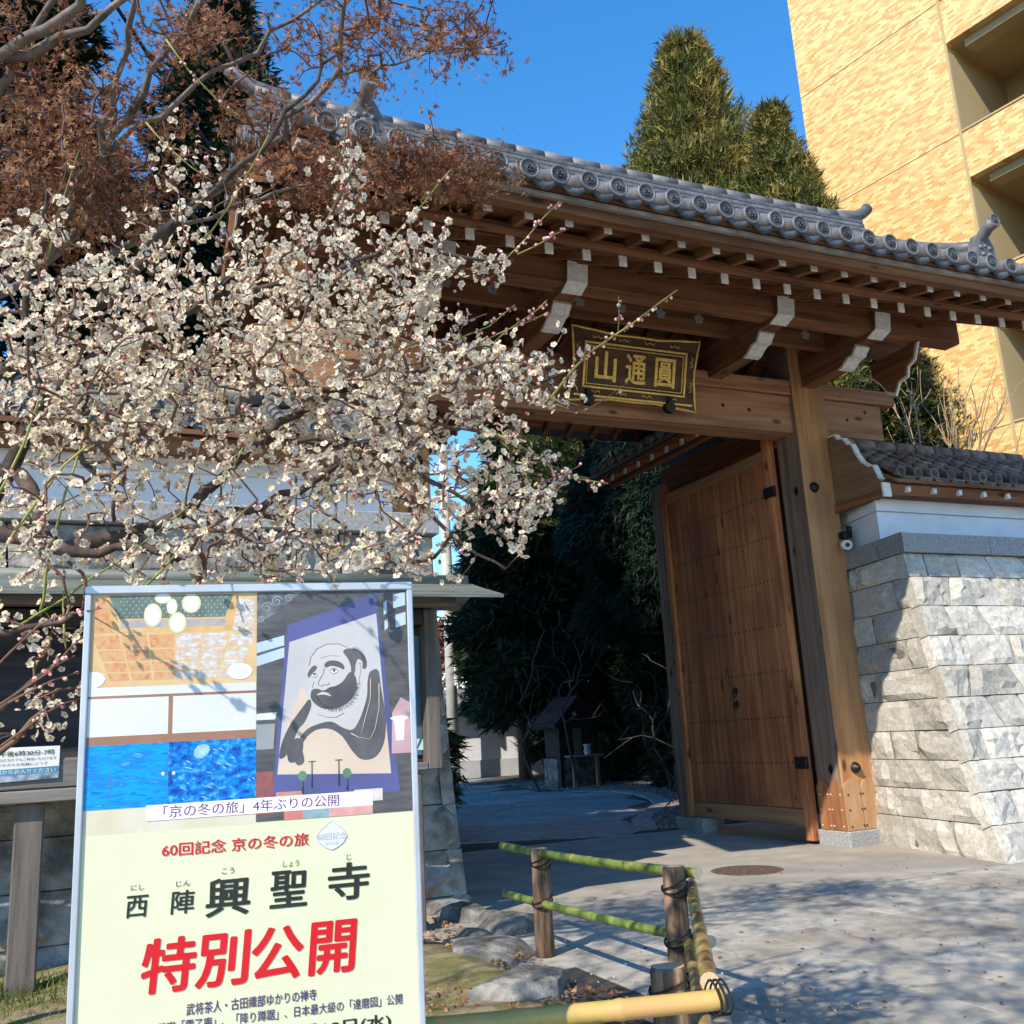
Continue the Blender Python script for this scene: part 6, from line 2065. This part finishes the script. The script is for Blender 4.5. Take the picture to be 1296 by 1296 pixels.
# straight young shoots, green to brown, with round pink buds
SHOOTS = [
    ([(690, 512, 2.5), (745, 447, 2.45), (800, 410, 2.4), (857, 367, 2.35)], .0035, 1, 26),
    ([(782, 422, 2.42), (783, 375, 2.4)], .0018, 1, 6),
    ([(640, 328, 2.5), (665, 300, 2.5), (708, 255, 2.5)], .0022, 1, 14),
    ([(655, 322, 2.5), (690, 305, 2.5), (712, 292, 2.5)], .002, 1, 12),
    ([(560, 440, 2.5), (620, 410, 2.5), (652, 385, 2.5)], .0022, 1, 10),
    ([(580, 445, 2.5), (640, 420, 2.5), (695, 395, 2.5)], .0022, 1, 14),
    ([(600, 452, 2.5), (660, 405, 2.5), (692, 380, 2.5)], .0022, 1, 12),
    ([(620, 545, 2.45), (680, 575, 2.45), (705, 600, 2.45), (770, 612, 2.45)], .003, 1, 18),
    ([(620, 650, 2.4), (670, 620, 2.42), (705, 603, 2.43), (733, 590, 2.43)], .0025, 0, 14),
    ([(700, 510, 2.5), (740, 520, 2.48), (790, 487, 2.48)], .0018, 0, 2),
    ([(-10, 720, 2.2), (80, 590, 2.25), (190, 505, 2.3), (280, 430, 2.35)], .0035, 1, 6),
    ([(50, 780, 2.25), (75, 650, 2.25), (130, 480, 2.3)], .0035, 1, 5),
    ([(20, 795, 2.25), (150, 710, 2.25), (240, 640, 2.3)], .003, 1, 4),
    ([(165, 760, 2.25), (250, 670, 2.2), (310, 560, 2.3)], .003, 1, 5),
    ([(-10, 640, 2.2), (30, 560, 2.25), (62, 470, 2.3)], .0035, 1, 4),
    ([(80, 780, 2.2), (84, 830, 2.2), (78, 700, 2.25)], .0025, 1, 3),
    ([(210, 50, 3.1), (240, 90, 3.05), (300, 150, 3.0)], .003, 1, 8),
    ([(185, 155, 3.0), (215, 190, 2.95), (270, 230, 2.9)], .003, 1, 8),
    ([(60, 330, 2.7), (80, 250, 2.7), (100, 190, 2.7)], .003, 1, 6),
    ([(250, 310, 2.7), (290, 260, 2.7), (340, 170, 2.7)], .003, 1, 6),
    ([(410, 380, 2.5), (470, 330, 2.5), (570, 215, 2.5)], .0028, 1, 12),
    ([(430, 320, 2.6), (436, 200, 2.7), (438, 150, 2.75)], .0028, 0, 24),
    ([(-20, 860, 2.2), (50, 790, 2.15), (128, 770, 2.0)], .003, 0, 10),
    ([(-20, 905, 2.2), (60, 850, 2.15), (105, 805, 2.1)], .003, 0, 8),
    ([(0, 945, 2.2), (60, 900, 2.2), (100, 885, 2.2)], .0028, 0, 8),
    ([(10, 890, 2.2), (70, 860, 2.2), (100, 850, 2.2)], .0028, 0, 6),
]
for pts, rr_, green, nbud in SHOOTS:
    P3 = [at(x, y, d) for x, y, d in pts]
    nd, rd = polyline_nodes(P3, rr_, rr_*.45, .05, .0015, r_)
    MB().tube(nd, rd, 5).build('shoot', M_shoot if green else M_twig, plum)
    nd = np.array(nd)
    for _ in range(nbud):
        t = r_.uniform(.25, 1)*(len(nd)-1)
        i = min(int(t), len(nd)-2)
        q = nd[i]*(1-(t-i))+nd[i+1]*(t-i)
        d_ = r_.normal(size=3)
        d_ /= np.linalg.norm(d_)
        bp.append(q+d_*.004)
        bdir.append(d_)
bp, bdir = np.array(bp), np.array(bdir)
V, F, mi = instances([BMM], [M_budm, M_calyx], np.zeros(len(bp), int), bp, bdir, r_.uniform(.8, 1.2, len(bp)), r_)
o = fast('buds', V-np.array(plum.location), F, [M_budm, M_calyx], None, mi=mi)
o.parent = plum
o['kind'] = 'stuff'

# ------------------------------------------------------------------ maple with withered brown leaves
r_ = np.random.default_rng(99)
maple = thing('maple_tree', 'maple with grey limbs and withered brown leaves above the plum blossoms at upper left', 'tree', tuple(at(-500, 1400, 4.6)*np.array([1, 1, 0])))
ML = [
    ([(-700, 1250, 4.6), (-560, 800, 4.5), (-350, 420, 4.3), (-150, 200, 4.1), (0, 72, 3.9), (75, 22, 3.8), (110, -40, 3.7)], .09, .02),
    ([(0, 72, 3.9), (70, 52, 3.85), (140, 10, 3.8), (200, -40, 3.7)], .026, .012),
    ([(-120, 260, 4.1), (0, 110, 3.95), (10, 85, 3.9), (50, 40, 3.9), (90, -20, 3.9)], .03, .012),
    ([(-560, 800, 4.5), (-250, 520, 4.3), (-60, 380, 4.2), (60, 330, 4.1), (130, 210, 4.0), (180, 120, 4.0), (230, 40, 3.9), (265, -20, 3.9)], .05, .012),
    ([(60, 330, 4.1), (95, 250, 4.0), (150, 110, 3.9), (168, 0, 3.8), (170, -50, 3.8)], .022, .011),
    ([(100, 290, 4.1), (150, 190, 4.0), (220, 130, 3.95), (300, 75, 3.9), (380, 25, 3.85), (440, -15, 3.8)], .018, .008),
    ([(-60, 400, 4.2), (100, 340, 4.2), (200, 290, 4.2), (290, 225, 4.1), (370, 150, 4.1), (425, 85, 4.1), (432, 0, 4.1), (440, -40, 4.1)], .026, .010),
    ([(410, 105, 4.1), (470, 85, 4.1), (540, 62, 4.1), (640, 55, 4.1)], .009, .003),
    ([(200, 290, 4.2), (300, 260, 4.2), (400, 230, 4.3), (500, 215, 4.3), (600, 225, 4.3)], .012, .003),
    ([(440, -60, 4.0), (500, 5, 4.1), (560, 20, 4.1), (600, 50, 4.1)], .008, .003),
]
seeds = []
for pts, ra, rb in ML:
    P3 = [at(x, y, d) for x, y, d in pts]
    nd, rd = polyline_nodes(P3, ra, rb, .08, .012, r_)
    MB().tube(nd, [.72*q*(1+.10*math.sin(i*1.3)) for i, q in enumerate(rd)], 8).build('limb', M_mbark, maple)
    seeds += nd
MBL = [
    (95, 190, 70, 38, 4.1, .3, 300), (30, 250, 50, 28, 4.2, .3, 170), (140, 265, 50, 26, 4.2, .25, 150), (60, 120, 60, 25, 4.1, .3, 70),
    (250, 40, 30, 30, 3.9, .25, 45), (190, 60, 60, 40, 4.0, .3, 45), (40, 30, 50, 40, 4.1, .3, 35), (540, 213, 42, 15, 4.3, .12, 210), (592, 238, 20, 11, 4.3, .12, 50), (400, 205, 50, 22, 4.3, .15, 70), (340, 150, 45, 25, 4.2, .15, 40),
    (400, 150, 60, 40, 4.1, .25, 35), (470, 55, 42, 30, 4.1, .2, 85), (555, 40, 32, 20, 4.1, .2, 55), (612, 60, 22, 12, 4.1, .12, 12), (390, 30, 60, 30, 4.0, .2, 32),
    (440, 250, 50, 20, 4.3, .2, 60), (320, 220, 60, 40, 4.2, .25, 26), (-120, 150, 90, 70, 4.2, .4, 60), (100, 320, 60, 20, 4.2, .25, 40),
]
T_ = []
for (x, y, sx_, sy_, d, sdv, n) in MBL:
    for i in range(n):
        T_.append(at(r_.normal(x, sx_), r_.normal(y, sy_), d+r_.normal()*sdv))
T_ = np.array(T_)
# the part of the crown that reaches over the photographer
OV = [(-1.0, .6, 4.2), (0.0, 1.0, 4.3), (1.0, 1.6, 4.4), (.6, .4, 4.1), (1.6, .9, 4.3), (0.2, 1.9, 4.6), (1.9, 1.9, 4.7), (-2.2, 2.3, 4.2), (-1.4, 2.9, 4.3), (2.6, .6, 4.4), (1.2, .0, 4.2), (-.6, .4, 3.9), (.3, .8, 4.0), (.9, 1.2, 4.1), (-.1, 1.4, 4.1), (.5, .0, 3.9), (1.4, 1.9, 4.2)]
P3 = [at(-560, 800, 4.5), np.array([-2.2, 2.0, 3.6]), np.array([-1.2, 1.3, 4.1]), np.array([0.2, 1.2, 4.3]), np.array([1.6, 1.4, 4.5]), np.array([2.3, 1.7, 4.6])]
nd, rd = polyline_nodes(P3, .016, .005, .08, .02, r_)
MB().tube(nd, rd, 8).build('limb', M_mbark, maple)
seeds += nd
T_ = np.concatenate([T_]+[np.array(c)+r_.normal(size=(120, 3))*np.array([.42, .38, .18]) for c in OV])
nodes, par = grow(seeds, T_, .15, 3, .08, r_)
V, F, rad, idx, pa = branch_mesh(nodes, par, len(seeds), .0014, .42, .010, 4)
o = fast('twigs', V-np.array(maple.location), F, mat('maple_twig', [(0.07, 0.04, 0.035), (0.15, 0.095, 0.085)], bump=0), None, smooth=True)
o.parent = maple
o['kind'] = 'stuff'
def leaf_mesh(seed):
    q = random.Random(seed)
    mb_ = MB()
    L0_ = .020
    for k in range(5):
        a = (k-2)*.62+q.uniform(-.12, .12)
        l = L0_*(1.1-.16*abs(k-2))*q.uniform(.8, 1.15)
        w = .30
        z_ = q.uniform(-.4, .8)*l*.7
        mb_.add([(0, 0, 0), (l*.45*math.sin(a-w), l*.45*math.cos(a-w), z_*.3+q.uniform(-.2, .2)*l*.4), (l*math.sin(a), l*math.cos(a), z_), (l*.45*math.sin(a+w), l*.45*math.cos(a+w), z_*.3)], [(0, 1, 2), (0, 2, 3)])
    return mb_
LM = [leaf_mesh(i) for i in range(4)]
leafy = np.array([i for i in idx if rad[i] < .004])
A, B = nodes[[par[i] for i in leafy]], nodes[leafy]
pos, dr = [], []
for a, b_ in zip(A, B):
    l = np.linalg.norm(b_-a)
    for _ in range(r_.poisson(l/.020+.3)):
        t = r_.random()
        d_ = r_.normal(size=3)
        d_[2] -= .3
        pos.append(a*(1-t)+b_*t+r_.normal(size=3)*.012)
        dr.append(d_/np.linalg.norm(d_))
for q in T_:
    for _ in range(r_.integers(3, 10)):
        d_ = r_.normal(size=3)
        pos.append(q+r_.normal(size=3)*.035)
        dr.append(d_/np.linalg.norm(d_))
pos, dr = np.array(pos), np.array(dr)
V, F, mi = instances(LM, [M_mleaf], r_.integers(0, 4, len(pos)), pos, dr, r_.uniform(.6, 1.25, len(pos)), r_)
o = fast('withered_leaves', V-np.array(maple.location), F, M_mleaf, None)
o.parent = maple
o['kind'] = 'stuff'
print('leaves', len(pos))

# ------------------------------------------------------------------ beyond the gate: wall, pole, shrine
fw_ = thing('plaster_wall', 'long white plaster wall with grey tiled roof at the far end of the path', 'wall', (12, 27.3, 0))
for z0, z1, o_ in ((-.05, .48, .0), (.484, .80, .03), (.804, 1.12, .0), (1.124, 1.44, .0), (1.444, 1.80, .0)):
    MB().box(7.6, 18, 27.2-o_*0-(.03 if z0 < 0 else 0), 27.6, z0, z1).build('wall_course', M_plaster if z0 > 0 else mat('grey_plinth_plaster', [(0.42, 0.44, 0.48), (0.52, 0.54, 0.58)], scale=3, bump=.1), fw_)
MB().prism([(26.75, 1.92), (27.4, 2.30), (28.05, 1.92), (28.05, 1.86), (26.75, 1.86)], 7.5, 18, 'x').build('roof_deck', M_tiledark, fw_)
ft = MB().tube([(0, 26.70, 1.99), (0, 27.4, 2.38)], [.10, .09], 10).mesh('tile_row', M_tile)
x = 7.6
while x < 17.9:
    put('tile_row', ft, (x, 0, 0), fw_)
    x += .30
MB().tube([(7.5, 27.4, 2.44), (18, 27.4, 2.44)], .12, 8).build('ridge_tile', M_tile, fw_)
MB().box(7.5, 18, 26.95, 27.2, 1.76, 1.86).build('eave_board', M_wx, fw_)

M_conc = mat('pale_concrete_pole', [(0.42, 0.41, 0.37), (0.54, 0.53, 0.49)], scale=3, rough=.8, bump=.1)
up = thing('utility_pole', 'pale concrete utility pole with steel crossarms standing in front of the far wall', 'pole', (10.25, 26.3, 0))
s_ = 26.3/31.1
def pp(x, y):      # photo position on the pole's upright plane
    d = ray(x, y)
    t = 26.3/d[1]
    return CAM+d*t
MB().tube([(9.78, 26.3, -.1), (9.80, 26.3, 5), (9.82, 26.3, 10.5)], [.17, .155, .13], 14).build('pole', M_conc, up)
MB().box(9.83, 9.90, 26.06, 26.14, 2.6, 3.4).build('sign_plate', M_plaster, up)
for (xa, ya, xb_, yb_) in ((520, 575, 612, 570), (540, 600, 655, 592), (548, 630, 620, 624)):
    a, b_ = pp(xa, ya), pp(xb_, yb_)
    MB().tube([a, b_], .055, 6).build('crossarm', M_conc, up)
    for t in (.1, .35, .65, .9):
        q = a*(1-t)+b_*t
        MB().lathe((q[0], q[1], q[2]+.05), [(.03, 0), (.07, .04), (.05, .09), (.07, .13), (.03, .18)], 8).build('insulator', M_plaster, up)
MB().tube([pp(545, 640), pp(640, 596)], .04, 6).build('brace', M_conc, up)
MB().tube([pp(548, 590), pp(590, 572)], .04, 6).build('brace', M_conc, up)
M_cable = mat('black_cable', [(0.01, 0.01, 0.01), (0.02, 0.02, 0.02)], bump=0)
def cable(a, b_, r, label, sag=.3):
    P = [np.array(a)*(1-t)+np.array(b_)*t-np.array([0, 0, sag*math.sin(math.pi*t)]) for t in np.linspace(0, 1, 14)]
    tag(MB().tube(P, r, 6).build('power_cable', M_cable), label, 'cable', 'overhead cables')
d_ = at(303, 96, 9.4)-at(257, 0, 10.2)
cable(at(257, 0, 10.2)-d_*3.2, at(303, 96, 9.4)+d_*.15, .022, 'thick black cable running down to the left end of the gate roof', 0)
d_ = at(182, 52, 13)-at(148, 0, 14)
cable(at(148, 0, 14)-d_*8, at(182, 52, 13)+d_*5, .022, 'black cable crossing the sky left of the pointed cypress', .1)
cable(pp(600, 571), pp(600, 571)+np.array([30, -9, 2.0]), .012, 'thin cable from the top crossarm of the utility pole', .8)
cable(pp(640, 594), pp(640, 594)+np.array([30, -9, 2.0]), .012, 'thin cable from the middle crossarm of the utility pole', .8)

# small wayside shrine with its offering table
sh = thing('wayside_shrine', 'small dark wooden wayside shrine with gabled roof in the shade of the evergreens', 'shrine', (9.75, 19.0, 0))
M_sh = mat('shrine_timber', [(0.012, 0.009, 0.008), (0.035, 0.027, 0.024)], scale=3, stretch=(8, 8, 1), bump=.3)
MB().prism([(9.12, 1.28), (9.16, 1.22), (9.72, 1.78), (10.28, 1.22), (10.32, 1.28), (9.72, 1.88)], 18.5, 19.7, 'y').build('roof', mat('rusty_roof_sheet', [(0.02, 0.011, 0.010), (0.04, 0.024, 0.022)], bump=.1), sh)
MB().box(9.36, 10.08, 18.75, 19.5, .62, 1.30, c=.01).build('cabinet', M_sh, sh)
MB().box(9.66, 9.86, 18.735, 18.75, .66, 1.2).build('door', M_postgrey, sh)
MB().prism([(9.40, 1.30), (10.04, 1.30), (9.72, 1.66)], 18.74, 18.78, 'y').build('gable', M_sh, sh)
MB().lathe((9.72, 18.735, 1.50), [(.06, 0), (.05, -.01)], 10, 'y').build('crest', M_mark, sh)
for xx in (9.3, 10.12):
    MB().box(xx-.04, xx+.04, 18.6, 18.68, -.02, 1.4, c=.006).build('post', M_sh, sh)
MB().box(9.30, 10.2, 18.85, 19.5, -.02, .60, c=.02).build('base', M_rock, sh)
ot = thing('offering_table', 'small plank table with a pale vase standing before the wayside shrine', 'table', (9.75, 18.2, 0))
MB().box(9.28, 10.02, 18.1, 18.45, .62, .66, c=.005).build('tabletop', M_postgrey, ot)
for xx in (9.38, 9.92):
    MB().box(xx-.035, xx+.035, 18.2, 18.27, -.02, .62, c=.004).build('leg', M_postgrey, ot)
MB().lathe((9.72, 18.25, .66), [(.05, 0), (.08, .06), (.06, .16), (.09, .20), (.085, .21)], 12).build('vase', mat('pale_ceramic', [(0.45, 0.46, 0.47), (0.55, 0.56, 0.57)], bump=0, rough=.4), ot)

# bare twiggy bushes
def bare_bush(name, label, base, tips, seed, m, r_tip=.004, rmax=.03, cat='shrub', up_=0.0, jit=.07, bf=.5):
    r2 = np.random.default_rng(seed)
    t = thing(name, label, cat, tuple(base))
    nodes_, par_ = grow([base], tips, bf, 3, jit, r2)
    V, F, rad_, i_, p_ = branch_mesh(nodes_, par_, 1, r_tip, .42, rmax, 5)
    o = fast('stems', V-np.array(base), F, m, None, smooth=True)
    o.parent = t
    return t
M_bare = mat('pale_bare_stem', [(0.24, 0.16, 0.10), (0.42, 0.30, 0.19)], scale=8, bump=0)
r2 = np.random.default_rng(61)
tips = []
for i in range(150):
    a = r2.uniform(-1, 1)
    h_ = r2.uniform(.35, 1)
    tips.append((9.75+a*.95*h_+.12*r2.normal(), 8.2+r2.normal()*.30, 3.3+2.1*h_-.4*abs(a)+r2.normal()*.12))
bare_bush('bare_shrub', 'leafless pale stemmed shrub rising behind the tiled wall before the orange building', np.array([9.5, 8.25, 0.0]), np.array(tips), 62, M_bare, .0032, .03, bf=.9, jit=.05)
for k, (bx, by, sx2, hh_, lab, n_) in enumerate((
        (8.1, 11.6, 1.0, 2.2, 'leafless twiggy shrub in the shade just left of the open door leaf', 90),
        (9.2, 17.7, .6, 3.4, 'thin pale stemmed sapling left of the shrine in the shade', 45),
        (8.75, 18.6, .6, 4.2, 'tall bare sapling at the path edge left of the shrine', 40),
        (9.6, 15.0, .8, 2.4, 'leafless twiggy shrub between the shrine and the door leaf', 80))):
    tips = [(bx+sx2*r2.normal()*.6, by+r2.normal()*.4, hh_*r2.uniform(.3, 1)) for i in range(n_)]
    bare_bush('bare_shrub', lab, np.array([bx, by, -.05]), np.array(tips), 70+k, mat('grey_bare_stem', [(0.035, 0.03, 0.025), (0.08, 0.065, 0.055)], bump=0), .0035, .035, bf=.5)

# fallen leaves and petals on the paving
def fallen(name, n, reg_, size, m, label, seed, z):
    r3 = np.random.default_rng(seed)
    P = np.array([reg_(r3) for _ in range(n)])
    a = r3.uniform(0, 6.28, n)
    S = r3.uniform(size*.5, size, n)
    q = np.array([(1, 0), (.2, .55), (-.9, .1), (-.1, -.6)])
    C_, S2 = np.cos(a), np.sin(a)
    X = P[:, 0:1]+S[:, None]*(q[:, 0]*C_[:, None]-q[:, 1]*S2[:, None])
    Y = P[:, 1:2]+S[:, None]*(q[:, 0]*S2[:, None]+q[:, 1]*C_[:, None])
    Z = z+r3.uniform(.001, .012, (n, 4))
    V = np.stack([X, Y, Z], -1).reshape(-1, 3)
    F = np.arange(4*n).reshape(-1, 4)
    tag(fast(name, V, F, m), label, 'leaves' if 'leaf' in name or 'leaves' in name else 'petals', kind='stuff')
fallen('fallen_leaves', 260, lambda r: (r.uniform(2.4, 7), min(6.2, 2.9+abs(r.normal())*1.6)), .016, M_mleaf, 'few dry brown leaves fallen on the paving', 81, .0)
fallen('fallen_petals', 260, lambda r: (2.0+r.uniform(-.6, .9), r.uniform(3.0, 5.6)), .007, M_petal, 'white plum petals fallen between rocks and fence', 82, .012)
